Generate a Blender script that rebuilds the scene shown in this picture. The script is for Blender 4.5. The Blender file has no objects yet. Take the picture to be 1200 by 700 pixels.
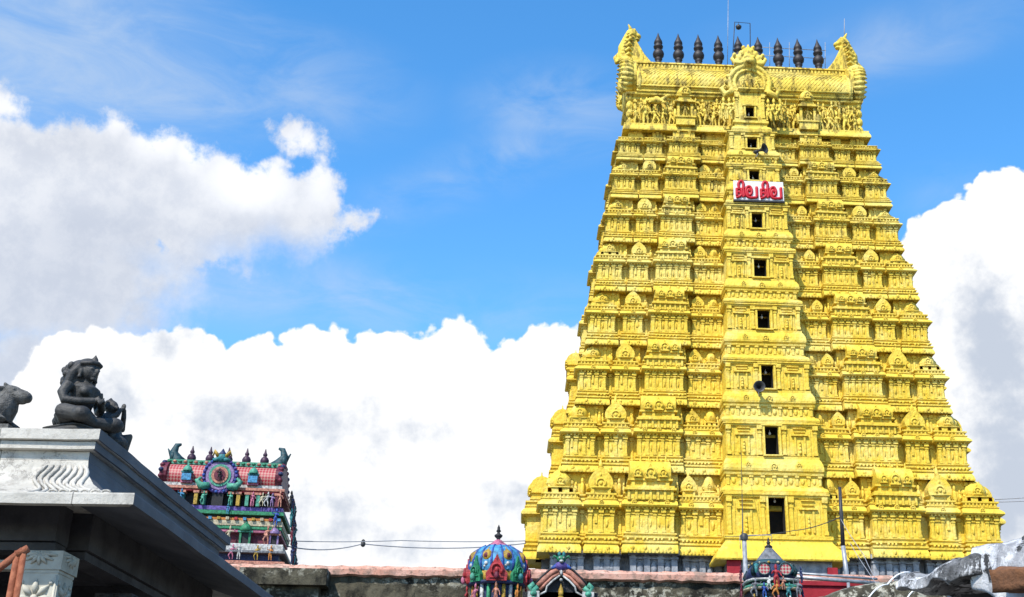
import bpy, math, random
from math import sin, cos, pi, radians
from mathutils import Vector, Matrix, noise as mn
random.seed(7)
SC = bpy.context.scene
COL = SC.collection

# ------------------------------------------------------------------ camera, sky, sun, exposure
CAM_F, CAM_SX = 1463.0, 93.0
PITCH, ROLL, PSI = radians(22.67), radians(-0.49), radians(3.16)
CF = Vector((sin(PSI)*cos(PITCH), cos(PSI)*cos(PITCH), sin(PITCH)))
CR0 = Vector((cos(PSI), -sin(PSI), 0)); CU0 = CR0.cross(CF)
CR = CR0*cos(ROLL) - CU0*sin(ROLL); CU = CR0*sin(ROLL) + CU0*cos(ROLL)
CP = Vector((0, 0, 1.7))
cd = bpy.data.cameras.new('camera'); cam = bpy.data.objects.new('camera', cd); COL.objects.link(cam)
cam.matrix_world = Matrix(((CR.x, CU.x, -CF.x, CP.x), (CR.y, CU.y, -CF.y, CP.y), (CR.z, CU.z, -CF.z, CP.z), (0, 0, 0, 1)))
cd.sensor_width = 36; cd.lens = CAM_F/1200*36; cd.shift_x = -CAM_SX/1200
cd.clip_start = 0.1; cd.clip_end = 6000
SC.camera = cam

def ray(px, py): return CF + CR*((px-600-CAM_SX)/CAM_F) + CU*((350-py)/CAM_F)
def at(px, py, y):
    d = ray(px, py); return CP + d*(y/d.y)

SUN_AZ, SUN_EL = radians(31), radians(49)      # behind the camera, to its left
sun_dir = Vector((-sin(SUN_AZ)*cos(SUN_EL), -cos(SUN_AZ)*cos(SUN_EL), sin(SUN_EL)))
sl = bpy.data.lights.new('sun', 'SUN'); so = bpy.data.objects.new('sun', sl); COL.objects.link(so)
sl.energy = 5.0; sl.angle = radians(0.5); sl.color = (1.0, 0.95, 0.87)
so.rotation_euler = sun_dir.to_track_quat('Z', 'Y').to_euler()
SC.view_settings.view_transform = 'Standard'; SC.view_settings.look = 'None'
SC.view_settings.gamma = 1; SC.view_settings.exposure = 0.42; SC.view_settings.use_curve_mapping = False

W = bpy.data.worlds.new('World'); SC.world = W; W.use_nodes = True
try: W.cycles.sampling_method = 'MANUAL'; W.cycles.sample_map_resolution = 512
except Exception: pass

class NT:
    def __init__(s, t): s.t = t; t.nodes.clear()
    def n(s, typ, ins=None, **kw):
        nd = s.t.nodes.new(typ)
        for k, v in kw.items(): setattr(nd, k, v)
        for k, v in (ins or {}).items():
            if hasattr(v, 'is_linked') or isinstance(v, bpy.types.NodeSocket): s.t.links.new(v, nd.inputs[k])
            else: nd.inputs[k].default_value = v
        return nd
    def math(s, op, a, b=0.0, clamp=False, c=None):
        ins = {0: a, 1: b}
        if c is not None: ins[2] = c
        return s.n('ShaderNodeMath', ins, operation=op, use_clamp=clamp).outputs[0]
    def mix(s, f, a, b):
        nd = s.n('ShaderNodeMix', data_type='RGBA')
        for i, v in ((0, f), (6, a), (7, b)):
            if isinstance(v, bpy.types.NodeSocket): s.t.links.new(v, nd.inputs[i])
            else: nd.inputs[i].default_value = v
        return nd.outputs[2]
    def ss(s, v, a, b):
        nd = s.n('ShaderNodeMapRange', {0: v, 1: a, 2: b, 3: 0.0, 4: 1.0}, interpolation_type='SMOOTHSTEP')
        return nd.outputs[0]

def azel(px, py):
    d = ray(px, py).normalized()
    return math.atan2(d.x, d.y), math.asin(d.z)

def build_sky():
    t = NT(W.node_tree)
    out = t.n('ShaderNodeOutputWorld')
    sky = t.n('ShaderNodeTexSky', sky_type='NISHITA', sun_disc=False)
    sky.sun_elevation = SUN_EL; sky.sun_rotation = pi + SUN_AZ
    sky.altitude = 0; sky.air_density = 1.0; sky.dust_density = 0.4; sky.ozone_density = 2.5
    tc = t.n('ShaderNodeTexCoord')
    sep = t.n('ShaderNodeSeparateXYZ', {0: tc.outputs['Generated']})
    x, y, z = sep.outputs
    az = t.math('ARCTAN2', x, y); el = t.math('ARCSINE', z)
    uv = t.n('ShaderNodeCombineXYZ', {0: az, 1: el, 2: 0.0}).outputs[0]
    # turbulence
    def noise(scale, detail=6, rough=.55, loc=(0, 0, 0), sc=(1, 1, 1), dist=0):
        m = t.n('ShaderNodeMapping', {0: uv, 1: loc, 3: sc}).outputs[0]
        return t.n('ShaderNodeTexNoise', {'Vector': m, 'Scale': scale, 'Detail': detail, 'Roughness': rough, 'Distortion': dist}, noise_dimensions='3D').outputs[0]
    def voro(scale, loc=(0, 0, 0), detail=2.0):
        m = t.n('ShaderNodeMapping', {0: wuv, 1: loc}).outputs[0]
        v = t.n('ShaderNodeTexVoronoi', {'Vector': m, 'Scale': scale, 'Detail': detail, 'Roughness': .55, 'Lacunarity': 2.3}, feature='F1', normalize=True)
        return v.outputs[0]
    warp = t.n('ShaderNodeTexNoise', {'Vector': uv, 'Scale': 16.0, 'Detail': 3.0}).outputs[1]
    wv = t.n('ShaderNodeVectorMath', {0: warp, 1: (.5, .5, .5)}, operation='SUBTRACT').outputs[0]
    wv = t.n('ShaderNodeVectorMath', {0: wv, 3: .02}, operation='SCALE').outputs[0]
    wuv = t.n('ShaderNodeVectorMath', {0: uv, 1: wv}, operation='ADD').outputs[0]
    def field(ells):
        best = None
        for (px, py, rx, ry, rot) in ells:
            a, e = azel(px, py); k = 1/cos(e)
            m = t.n('ShaderNodeMapping', {0: uv, 1: (a, e, 0), 2: (0, 0, radians(rot)), 3: (rx/CAM_F*k*.93, ry/CAM_F*.93, 1)}, vector_type='TEXTURE').outputs[0]
            ln = t.n('ShaderNodeVectorMath', {0: m}, operation='LENGTH').outputs[1]
            v = t.math('SUBTRACT', 1.0, ln)
            v = t.math('MULTIPLY', v, min(rx, ry)/60.0)     # distances stay in the same unit for every mass
            best = v if best is None else t.math('SMOOTH_MAX', best, v, c=.12)
        return best
    # heavy white cumulus masses
    C1 = [(110, 460, 90, 80, 0), (215, 440, 75, 62, 0), (300, 450, 65, 62, 0), (370, 450, 80, 72, 0), (452, 455, 70, 82, 0), (525, 470, 80, 103, 0),
          (600, 470, 70, 80, 0), (650, 470, 75, 96, 0), (720, 500, 110, 120, 0), (420, 560, 330, 130, 0), (250, 560, 260, 130, 0), (700, 640, 400, 120, 0),
          (1130, 300, 80, 78, 0), (1185, 300, 80, 104, 0), (1080, 330, 60, 60, 0), (1180, 430, 130, 130, 0), (1130, 560, 130, 140, 0), (1260, 420, 120, 220, 0)]
    big = t.math('SUBTRACT', 1.0, voro(20.0))
    fine = t.math('SUBTRACT', 1.0, voro(52.0, (3, 1, 0)))
    n1 = noise(26, 7, .6)
    turb = t.math('ADD', t.math('MULTIPLY', t.math('SUBTRACT', big, .72), .95), t.math('MULTIPLY', t.math('SUBTRACT', fine, .72), .42))
    turb = t.math('ADD', turb, t.math('MULTIPLY', t.math('SUBTRACT', n1, .5), .35))
    d1 = t.math('ADD', field(C1), turb)
    m1 = t.ss(d1, -.03, .055)
    # softer greyer mass on the left
    C2 = [(60, 230, 150, 95, 0), (150, 215, 80, 70, 0), (200, 185, 40, 40, 0), (140, 150, 22, 22, 0), (250, 250, 110, 75, 0), (305, 225, 55, 45, 0), (350, 255, 60, 60, 0),
          (375, 230, 28, 40, -25), (360, 165, 38, 24, 0), (410, 255, 22, 14, 0), (60, 330, 170, 110, 0), (20, 130, 40, 22, 0), (40, 440, 90, 110, 0), (170, 330, 110, 50, 20)]
    d2 = t.math('ADD', field(C2), t.math('ADD', t.math('MULTIPLY', turb, 1.05), t.math('MULTIPLY', t.math('SUBTRACT', noise(14, 9, .66), .5), 1.7)))
    low = t.ss(field([(180, 390, 260, 90, 0), (60, 420, 160, 120, 0), (330, 300, 90, 40, 0)]), -.3, .6)
    m2 = t.n('ShaderNodeMix', {0: low, 2: t.ss(d2, -.08, .26), 3: t.ss(d2, -.25, .95)}).outputs[0]
    # thin high cloud
    cir = noise(9, 8, .62, (4, 2, 0), (1.0, 2.6, 1), .6)
    streak = field([(590, 185, 240, 40, 24), (180, 70, 300, 90, 0), (330, 95, 130, 40, -8), (1030, 60, 190, 40, 6), (660, 130, 120, 60, 0), (420, 350, 300, 50, 0), (1110, 225, 50, 28, 0), (60, 60, 160, 120, 0)])
    st = t.math('ADD', t.math('MULTIPLY', t.ss(streak, -.4, .8), t.math('MULTIPLY', t.ss(cir, .28, .78), .8)), t.math('MULTIPLY', t.ss(field([(60, 60, 260, 190, 0), (200, 330, 260, 100, 0), (1080, 30, 200, 60, 0)]), -.6, 2.6), .42))
    # sky colour: the Nishita sky
    hs = t.n('ShaderNodeHueSaturation', {'Hue': .497, 'Saturation': SKY_SAT, 'Value': SKY_VAL, 'Color': sky.outputs[0]}).outputs[0]
    # cloud tints
    g1 = field([(280, 490, 95, 46, 10), (395, 500, 90, 40, 0), (440, 498, 90, 18, -6), (400, 590, 60, 30, 0), (120, 470, 60, 40, 0), (600, 590, 50, 36, 0), (1170, 420, 70, 130, 12), (1195, 560, 80, 120, 0), (390, 625, 160, 30, 0), (460, 645, 170, 26, 0), (190, 400, 40, 30, 0)])
    gn = noise(30, 6, .6, (8, 3, 0))
    grey1 = t.ss(t.math('ADD', g1, t.math('MULTIPLY', t.math('SUBTRACT', gn, .5), 2.2)), -.15, .95)
    lum = t.ss(t.math('SUBTRACT', d1, t.math('MULTIPLY', fine, .10)), -.12, .5)
    c1 = t.mix(grey1, t.mix(t.ss(t.math('ADD', t.math('MULTIPLY', big, .5), t.math('MULTIPLY', fine, .6)), .46, .74), (4.9, 5.0, 5.2, 1), (5.9, 5.9, 5.9, 1)), (3.15, 3.5, 4.1, 1))
    g2 = field([(60, 350, 170, 90, 0), (120, 290, 140, 60, 10), (100, 170, 90, 26, 4), (30, 430, 90, 90, 0), (300, 260, 60, 40, 0)])
    grey2 = t.ss(t.math('ADD', g2, t.math('MULTIPLY', t.math('SUBTRACT', noise(16, 7, .6, (1, 7, 0)), .5), 1.8)), -.4, .9)
    tex = t.ss(noise(34, 8, .68, (2, 5, 0)), .36, .64)
    c2 = t.mix(grey2, t.mix(tex, (4.1, 4.25, 4.6, 1), (4.8, 4.87, 5.05, 1)), t.mix(tex, (3.45, 3.65, 4.1, 1), (3.95, 4.1, 4.45, 1)))
    spots = t.ss(t.math('ADD', field([(185, 168, 44, 28, 0), (137, 146, 20, 14, 0), (225, 180, 30, 30, 0), (290, 215, 60, 40, 0), (375, 215, 22, 34, 0), (15, 128, 40, 18, 0), (360, 165, 30, 20, 0)]), t.math('MULTIPLY', turb, .6)), -.25, .4)
    c2 = t.mix(spots, c2, (5.8, 5.8, 5.85, 1))
    col = t.mix(t.math('MULTIPLY', st, .62), hs, (3.0, 3.7, 4.7, 1))
    col = t.mix(t.math('MULTIPLY', m2, .93), col, c2)
    col = t.mix(m1, col, c1)
    # below the horizon and behind the camera the plain sky stays
    bg = t.n('ShaderNodeBackground', {0: col, 1: 0.14})
    t.t.links.new(bg.outputs[0], out.inputs[0])
SKY_SAT, SKY_VAL = 1.30, 1.60
build_sky()

# ------------------------------------------------------------------ materials
def new_mat(name):
    m = bpy.data.materials.new(name); m.use_nodes = True
    return m, NT(m.node_tree)
def finish(t, col, rough=.7, bump=None, bstr=.3, bdist=.05, spec=.35, metal=0.0):
    out = t.n('ShaderNodeOutputMaterial')
    p = t.n('ShaderNodeBsdfPrincipled', {'Base Color': col, 'Roughness': rough, 'Metallic': metal, 'Specular IOR Level': spec})
    if bump is not None:
        b = t.n('ShaderNodeBump', {'Height': bump, 'Strength': bstr, 'Distance': bdist})
        t.t.links.new(b.outputs[0], p.inputs['Normal'])
    t.t.links.new(p.outputs[0], out.inputs[0])
def wnoise(t, scale, detail=5, rough=.55, sc=(1, 1, 1), obj=False):
    if obj: v = t.n('ShaderNodeTexCoord').outputs['Object']
    else: v = t.n('ShaderNodeNewGeometry').outputs['Position']
    m = t.n('ShaderNodeMapping', {0: v, 3: sc}).outputs[0]
    return t.n('ShaderNodeTexNoise', {'Vector': m, 'Scale': scale, 'Detail': detail, 'Roughness': rough}).outputs[0]

def mat_yellow():
    m, t = new_mat('yellow_paint')
    n1 = wnoise(t, .9, 5); n2 = wnoise(t, 5, 6, .65); n3 = wnoise(t, 2.2, 7, .7, (1, 1, .35))
    c = t.mix(t.ss(n1, .3, .7), (.60, .415, .034, 1), (.65, .47, .060, 1))
    c = t.mix(t.math('MULTIPLY', t.ss(n2, .5, .8), .35), c, (.62, .50, .12, 1))
    # mould and soot: more of it on the storeys that catch the rain
    z = t.n('ShaderNodeSeparateXYZ', {0: t.n('ShaderNodeNewGeometry').outputs['Position']}).outputs[2]
    hi = t.ss(z, 24.0, 42.0)
    thr = t.math('SUBTRACT', .625, t.math('MULTIPLY', hi, .13))
    d = t.math('SUBTRACT', n3, thr)
    stain = t.ss(d, 0.0, .12)
    tone = t.n('ShaderNodeObjectInfo').outputs['Random']
    c = t.mix(t.math('MULTIPLY', tone, .30), c, (.62, .41, .03, 1))
    rain = wnoise(t, 1.5, 8, .72, (2.2, 2.2, .16))
    c = t.mix(t.math('MULTIPLY', t.ss(rain, .53, .68), .55), c, (.28, .19, .03, 1))
    c = t.mix(t.math('MULTIPLY', t.ss(wnoise(t, .35, 6, .65), .48, .62), .6), c, (.66, .55, .18, 1))
    c = t.mix(t.math('MULTIPLY', hi, .30), c, (.60, .49, .11, 1))
    nz = t.n('ShaderNodeSeparateXYZ', {0: t.n('ShaderNodeNewGeometry').outputs['True Normal']}).outputs[2]
    led = t.math('MULTIPLY', t.ss(nz, .5, .8), t.math('MULTIPLY', t.ss(wnoise(t, 1.6, 6, .7), .38, .60), t.math('ADD', t.math('MULTIPLY', hi, .45), .25)))
    c = t.mix(led, c, (.20, .16, .05, 1))
    c = t.mix(t.math('MULTIPLY', stain, .75), c, (.12, .085, .02, 1))
    gp = t.n('ShaderNodeMapping', {0: t.n('ShaderNodeNewGeometry').outputs['Position'], 3: (1.0, 1.0, .8)}).outputs[0]
    vo = t.n('ShaderNodeTexVoronoi', {'Vector': gp, 'Scale': 4.2, 'Detail': 1.5, 'Roughness': .6}, feature='F1').outputs[0]
    relief = t.math('ADD', t.math('MULTIPLY', vo, -.9), t.math('MULTIPLY', wnoise(t, 7, 7, .7), .9))
    finish(t, c, .62, relief, .42, .08, .2)
    return m
def mat_simple(name, a, b, scale=6, rough=.65, bstr=.25, bdist=.02, spec=.3, detail=6, metal=0.0):
    m, t = new_mat(name)
    n = wnoise(t, scale, detail, .6)
    finish(t, t.mix(t.ss(n, .3, .7), (*a, 1), (*b, 1)), rough, wnoise(t, scale*4, 5), bstr, bdist, spec, metal)
    return m
def mat_limestone():
    m, t = new_mat('weathered_pale_stone')
    n = wnoise(t, 2.0, 8, .65); st = wnoise(t, 3.5, 8, .7, (1, 1, .25)); cr = wnoise(t, 1.3, 10, .75)
    c = t.mix(t.ss(n, .35, .7), (.47, .445, .395, 1), (.34, .32, .28, 1))
    c = t.mix(t.math('MULTIPLY', t.ss(wnoise(t, 9, 8, .75), .52, .64), .45), c, (.20, .185, .16, 1))
    c = t.mix(t.math('MULTIPLY', t.ss(st, .50, .68), .6), c, (.19, .18, .16, 1))
    crack = t.math('ABSOLUTE', t.math('SUBTRACT', cr, .5))
    crk = t.math('SUBTRACT', 1.0, t.ss(crack, .003, .012))
    msk = t.ss(wnoise(t, .8, 3), .47, .55)
    c = t.mix(t.math('MULTIPLY', t.math('MULTIPLY', crk, msk), .7), c, (.12, .11, .10, 1))
    ox = t.n('ShaderNodeSeparateXYZ', {0: t.n('ShaderNodeTexCoord').outputs['Object']}).outputs[0]
    fr_ = t.math('FRACT', t.math('DIVIDE', t.math('ADD', ox, .43), 1.12))
    jn = t.math('SUBTRACT', 1.0, t.ss(t.math('ABSOLUTE', t.math('SUBTRACT', fr_, .5)), .002, .008))
    c = t.mix(t.math('MULTIPLY', jn, .8), c, (.09, .085, .075, 1))
    finish(t, c, .8, wnoise(t, 14, 8, .7), .6, .025, .2)
    return m
def mat_mossy():
    m, t = new_mat('mossy_plaster')
    n = wnoise(t, 2.2, 9, .7, (1, 1, .8)); n2 = wnoise(t, 7, 8, .72); n3 = wnoise(t, 1.1, 6, .6, (.5, 1, 1.5))
    c = t.mix(t.ss(n, .38, .62), (.014, .013, .010, 1), (.085, .076, .052, 1))
    c = t.mix(t.math('MULTIPLY', t.ss(n2, .48, .58), t.ss(n3, .44, .58)), c, (.36, .34, .27, 1))
    c = t.mix(t.math('MULTIPLY', t.ss(n2, .60, .72), .8), c, (.22, .20, .10, 1))
    finish(t, c, .9, wnoise(t, 9, 8, .7), .8, .06, .15)
    return m
def mat_coping():
    m, t = new_mat('pink_plaster')
    n = wnoise(t, 3, 8, .7); n2 = wnoise(t, 11, 7, .7)
    c = t.mix(t.ss(n, .3, .7), (.46, .22, .155, 1), (.54, .33, .26, 1))
    c = t.mix(t.math('MULTIPLY', t.ss(n2, .50, .60), .75), c, (.14, .095, .07, 1))
    c = t.mix(t.math('MULTIPLY', t.ss(wnoise(t, 1.3, 6, .7), .50, .62), .7), c, (.20, .15, .115, 1))
    finish(t, c, .85, n2, .5, .03, .2)
    return m
def mat_lattice(name, a, b, size):
    m, t = new_mat(name)
    v = t.n('ShaderNodeTexCoord').outputs['Object']
    mp = t.n('ShaderNodeMapping', {0: v, 2: (0, radians(45), 0), 3: (1, 0.0001, 1.0)}).outputs[0]
    ck = t.n('ShaderNodeTexChecker', {'Vector': mp, 'Color1': (*a, 1), 'Color2': (*b, 1), 'Scale': 1/size}).outputs[0]
    finish(t, ck, .5, wnoise(t, 6, 4), .2, .02, .4)
    return m
def mat_roughroof():
    m, t = new_mat('lime_streaked_concrete')
    n = wnoise(t, 1.4, 9, .72); n2 = wnoise(t, 3.2, 9, .72, (1, 1, .4)); n3 = wnoise(t, 9, 8, .7)
    c = t.mix(t.ss(n, .36, .62), (.06, .06, .06, 1), (.36, .36, .36, 1))
    c = t.mix(t.ss(n2, .52, .58), c, (.72, .72, .72, 1))
    c = t.mix(t.math('MULTIPLY', t.ss(n3, .53, .60), .85), c, (.03, .03, .03, 1))
    finish(t, c, .9, wnoise(t, 5, 9, .72), .9, .12, .15)
    return m
def mat_limewash():
    m, t = new_mat('streaked_limewash')
    n2 = wnoise(t, 3.0, 9, .72, (1.2, 1.2, .35)); n3 = wnoise(t, 6, 9, .75, (1, 1, .6))
    c = t.mix(t.ss(n2, .46, .58), (.62, .62, .62, 1), (.30, .30, .31, 1))
    c = t.mix(t.ss(n3, .54, .60), c, (.045, .045, .045, 1))
    finish(t, c, .9, wnoise(t, 6, 9, .72), .9, .10, .15)
    return m
M = {}
M['limewash'] = mat_limewash()
M['yellow'] = mat_yellow()
M['dark_in'] = mat_simple('shade_dark_interior', (.012, .010, .008), (.02, .016, .012), 4, .9)  # near-black colour stands in for the shade inside the doorways
M['granite'] = mat_simple('carved_grey_granite', (.13, .14, .16), (.30, .31, .33), 2.2, .8, .7, .06)
M['statue'] = mat_simple('black_statue_granite', (.016, .0155, .015), (.052, .050, .046), 9, .62, .5, .012, .35, 8)
M['stone'] = mat_limestone()
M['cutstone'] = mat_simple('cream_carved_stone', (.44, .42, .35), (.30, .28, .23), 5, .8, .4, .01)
M['flankshade'] = mat_simple('shade_dark_flank', (.07, .075, .088), (.115, .12, .135), 1.6, .75, .3, .01, .3, 8)  # darker copy of the hall stone: shade painted onto its right flank
M['shadestone'] = mat_simple('shade_dark_stone', (.035, .035, .04), (.07, .07, .075), 3, .85, .4, .02)  # dark tone puts the shade under the eaves into the stone colour
M['mossy'] = mat_mossy(); M['coping'] = mat_coping(); M['roughroof'] = mat_roughroof()
M['copper'] = mat_simple('tarnished_dark_copper', (.006, .005, .005), (.018, .009, .008), 5, .6, .2, .02, .5)
M['steel'] = mat_simple('galvanised_steel', (.18, .19, .20), (.34, .35, .36), 8, .45, .1, .005, .5, 4, .3)
M['darkmetal'] = mat_simple('dark_painted_metal', (.02, .02, .022), (.04, .04, .04), 8, .5, .1, .005)
M['rust'] = mat_simple('red_rusted_steel', (.16, .045, .02), (.28, .10, .05), 18, .8, .5, .01)
M['wire'] = mat_simple('black_cable', (.03, .03, .035), (.05, .05, .05), 8, .6)
M['greywire'] = mat_simple('grey_cable', (.22, .23, .25), (.28, .28, .3), 8, .6)
M['whitewire'] = mat_simple('white_cable', (.7, .7, .68), (.8, .8, .8), 8, .6)
M['redwall'] = mat_simple('maroon_limewash', (.20, .008, .014), (.30, .018, .028), 3, .8, .3, .02)
M['brick'] = mat_simple('burnt_brick', (.06, .028, .014), (.20, .085, .035), 5, .85, .6, .03)
M['lattice'] = mat_lattice('red_white_lattice_paint', (.28, .014, .025), (.36, .17, .14), .10)
M['lattice2'] = mat_lattice('red_green_lattice_paint', (.30, .025, .04), (.34, .30, .24), .04)
def paint(name, c): M[name] = mat_simple(name+'_paint', tuple(x*.22 for x in c), tuple(x*.64 for x in c), 11, .55, .5, .02, .3, 8)
for nm, c in dict(red=(.55, .04, .05), pink=(.72, .22, .34), salmon=(.75, .32, .22), green=(.04, .34, .16), teal=(.05, .32, .34), jade=(.12, .50, .34), blue=(.04, .12, .50),
                  skyblue=(.10, .42, .74), violet=(.18, .12, .48), ochre=(.70, .44, .06), orange=(.75, .28, .05), white=(.78, .78, .74), cream=(.76, .66, .44), black=(.02, .02, .025),
                  navy=(.03, .05, .16), maroon=(.22, .03, .06), lilac=(.42, .28, .55), grey=(.25, .26, .28), darkteal=(.03, .10, .12)).items(): paint(nm, c)
M['signwhite'] = mat_simple('white_sign_board', (.52, .52, .51), (.66, .66, .65), 9, .5)
M['signred'] = mat_simple('crimson_letter', (.36, .004, .014), (.46, .010, .022), 5, .5)
M['earth'] = mat_simple('dusty_stone_paving', (.07, .063, .055), (.12, .105, .09), 1.5, .9, .3, .02)
mb_, tb_ = new_mat('bulb_glass'); finish(tb_, (.8, .8, .8, 1), .1, spec=.8)
M['bulb'] = mb_

# ------------------------------------------------------------------ mesh helpers
class MB:
    def __init__(s): s.v = []; s.f = []; s.m = []; s.sm = []
    def add(s, vs, fs, mat=0, smooth=False):
        o = len(s.v); s.v += [tuple(v) for v in vs]
        for f in fs: s.f.append(tuple(i+o for i in f)); s.m.append(mat); s.sm.append(smooth)
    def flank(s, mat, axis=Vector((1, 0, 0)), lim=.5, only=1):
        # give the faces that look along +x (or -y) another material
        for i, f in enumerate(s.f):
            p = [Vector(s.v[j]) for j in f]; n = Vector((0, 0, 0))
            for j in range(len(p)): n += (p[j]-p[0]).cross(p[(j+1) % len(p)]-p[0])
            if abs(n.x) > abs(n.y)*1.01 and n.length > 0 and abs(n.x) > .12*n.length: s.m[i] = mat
    def box(s, c, d, rz=0.0, mat=0, top=1.0):
        x, y, z = [a/2 for a in d]; R = Matrix.Rotation(rz, 3, 'Z'); c = Vector(c)
        vs = [R @ Vector((i*x*(top if k > 0 else 1), j*y*(top if k > 0 else 1), k*z)) + c for k in (-1, 1) for j in (-1, 1) for i in (-1, 1)]
        s.add(vs, [(0, 2, 3, 1), (4, 5, 7, 6), (0, 1, 5, 4), (2, 6, 7, 3), (0, 4, 6, 2), (1, 3, 7, 5)], mat)
    def lathe(s, c, prof, n=16, mat=0, power=None, smooth=True, sc=(1, 1), flute=0.0, rot=0.0):
        vs = []; fs = []
        for (r, z) in prof:
            for i in range(n):
                a = 2*pi*i/n + rot; k = 1.0
                if power: k = (abs(cos(a))**power + abs(sin(a))**power)**(-1/power)
                if flute and i % 2: k *= 1-flute
                vs.append((c[0]+r*k*cos(a)*sc[0], c[1]+r*k*sin(a)*sc[1], c[2]+z))
        for j in range(len(prof)-1):
            for i in range(n): fs.append((j*n+i, j*n+(i+1) % n, (j+1)*n+(i+1) % n, (j+1)*n+i))
        s.add(vs, fs, mat, smooth)
        s.add(vs[:n], [tuple(reversed(range(n)))], mat); s.add(vs[-n:], [tuple(range(n))], mat)
    def tube(s, pts, r, n=8, mat=0):
        pts = [Vector(p) for p in pts]; rs = r if isinstance(r, (list, tuple)) else [r]*len(pts)
        vs = []; fs = []; prev = None
        for i, p in enumerate(pts):
            tg = (pts[min(i+1, len(pts)-1)] - pts[max(i-1, 0)]).normalized()
            if prev is None:
                a = Vector((0, 0, 1)) if abs(tg.z) < .9 else Vector((1, 0, 0)); u = tg.cross(a).normalized()
            else: u = (prev - tg*prev.dot(tg)).normalized()
            prev = u; w = tg.cross(u)
            for k in range(n):
                a = 2*pi*k/n; vs.append(p + (u*cos(a) + w*sin(a))*rs[i])
        for i in range(len(pts)-1):
            for k in range(n): fs.append((i*n+k, i*n+(k+1) % n, (i+1)*n+(k+1) % n, (i+1)*n+k))
        fs.append(tuple(reversed(range(n)))); fs.append(tuple((len(pts)-1)*n+k for k in range(n)))
        s.add(vs, fs, mat, True)
    def ell(s, c, r, nu=12, nv=8, mat=0, rot=None):
        vs = []; fs = []; c = Vector(c)
        R = rot or Matrix.Identity(3)
        for j in range(1, nv):
            th = pi*j/nv
            for i in range(nu):
                a = 2*pi*i/nu; vs.append(R @ Vector((r[0]*sin(th)*cos(a), r[1]*sin(th)*sin(a), r[2]*cos(th))) + c)
        top = len(vs); vs.append(R @ Vector((0, 0, r[2])) + c); vs.append(R @ Vector((0, 0, -r[2])) + c)
        for j in range(nv-2):
            for i in range(nu): fs.append((j*nu+i, (j+1)*nu+i, (j+1)*nu+(i+1) % nu, j*nu+(i+1) % nu))
        for i in range(nu):
            fs.append((top, i, (i+1) % nu)); fs.append((top+1, (nv-2)*nu+(i+1) % nu, (nv-2)*nu+i))
        s.add(vs, fs, mat, True)
    def prism(s, outline, origin, ux, uy, depth, mat=0, smooth=False):
        """outline (a,b) in the plane origin + a*ux + b*uy, counter-clockwise seen against ux x uy; extruded by depth backwards along -(ux x uy)"""
        ux, uy, o = Vector(ux), Vector(uy), Vector(origin); nrm = ux.cross(uy); n = len(outline)
        A = [o + ux*a + uy*b for a, b in outline]; B = [p - nrm*depth for p in A]
        s.add(A+B, [tuple(range(n)), tuple(reversed(range(n, 2*n)))], mat)
        s.add(A+B, [(i, i+n, (i+1) % n + n, (i+1) % n) for i in range(n)], mat, smooth)
    def sweep(s, plan, prof, capb=False, capt=False, mat=0):
        n = len(plan); E = []
        for i in range(n):
            a, b = Vector(plan[i]), Vector(plan[(i+1) % n]); d = b-a; L = d.length; d = d/L; E.append((d, L, Vector((d.y, -d.x))))
        conv = [E[i-1][0].cross(E[i][0]) > 0 for i in range(n)]
        lim = [1e9]*n
        for j in range(n):
            if not conv[j] and not conv[(j+1) % n] and abs(E[j-1][0].dot(E[j][0])) < .9 and abs(E[(j+1) % n][0].dot(E[j][0])) < .9:
                g = .40*E[j][1]; lim[j-1] = min(lim[j-1], g); lim[(j+1) % n] = min(lim[(j+1) % n], g)
        vs = []
        for (o, z) in prof:
            for i in range(n):
                p = Vector(plan[i]) + E[i][2]*min(o, lim[i]) + (E[i-1][2]*min(o, lim[i-1]) if abs(E[i-1][2].dot(E[i][2])) < .9 else Vector((0, 0)))
                vs.append((p.x, p.y, z))
        fs = []
        for j in range(len(prof)-1):
            for i in range(n): fs.append((j*n+i, j*n+(i+1) % n, (j+1)*n+(i+1) % n, (j+1)*n+i))
        if capb: fs.append(tuple(reversed(range(n))))
        if capt: fs.append(tuple((len(prof)-1)*n+i for i in range(n)))
        s.add(vs, fs, mat)
    def mirror_x(s):
        """append a copy mirrored in x"""
        o = len(s.v); s.v += [(-x, y, z) for x, y, z in s.v[:o]]
        k = len(s.f)
        for i in range(k): s.f.append(tuple(reversed([j+o for j in s.f[i]]))); s.m.append(s.m[i]); s.sm.append(s.sm[i])
    def wobble(s, a):
        # hand-laid plaster: no line is dead straight
        out = []
        for p in s.v:
            q = Vector(p); n = mn.noise_vector(q*.55)*a + mn.noise_vector(q*2.6)*a*.55
            out.append(tuple(q + n))
        s.v = out
    def move(s, d, rz=0.0, sc=1.0):
        R = Matrix.Rotation(rz, 3, 'Z'); d = Vector(d)
        s.v = [tuple(R @ (Vector(p)*sc) + d) for p in s.v]; return s
    def mesh(s, name, mats):
        me = bpy.data.meshes.new(name); me.from_pydata(s.v, [], s.f)
        for m in (mats if isinstance(mats, (list, tuple)) else [mats]): me.materials.append(M[m] if isinstance(m, str) else m)
        me.polygons.foreach_set('material_index', s.m); me.polygons.foreach_set('use_smooth', s.sm); me.update()
        return me
    def build(s, name, mats, parent=None, loc=(0, 0, 0), rz=0.0):
        return link(name, s.mesh(name, mats), parent, loc, rz)
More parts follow.
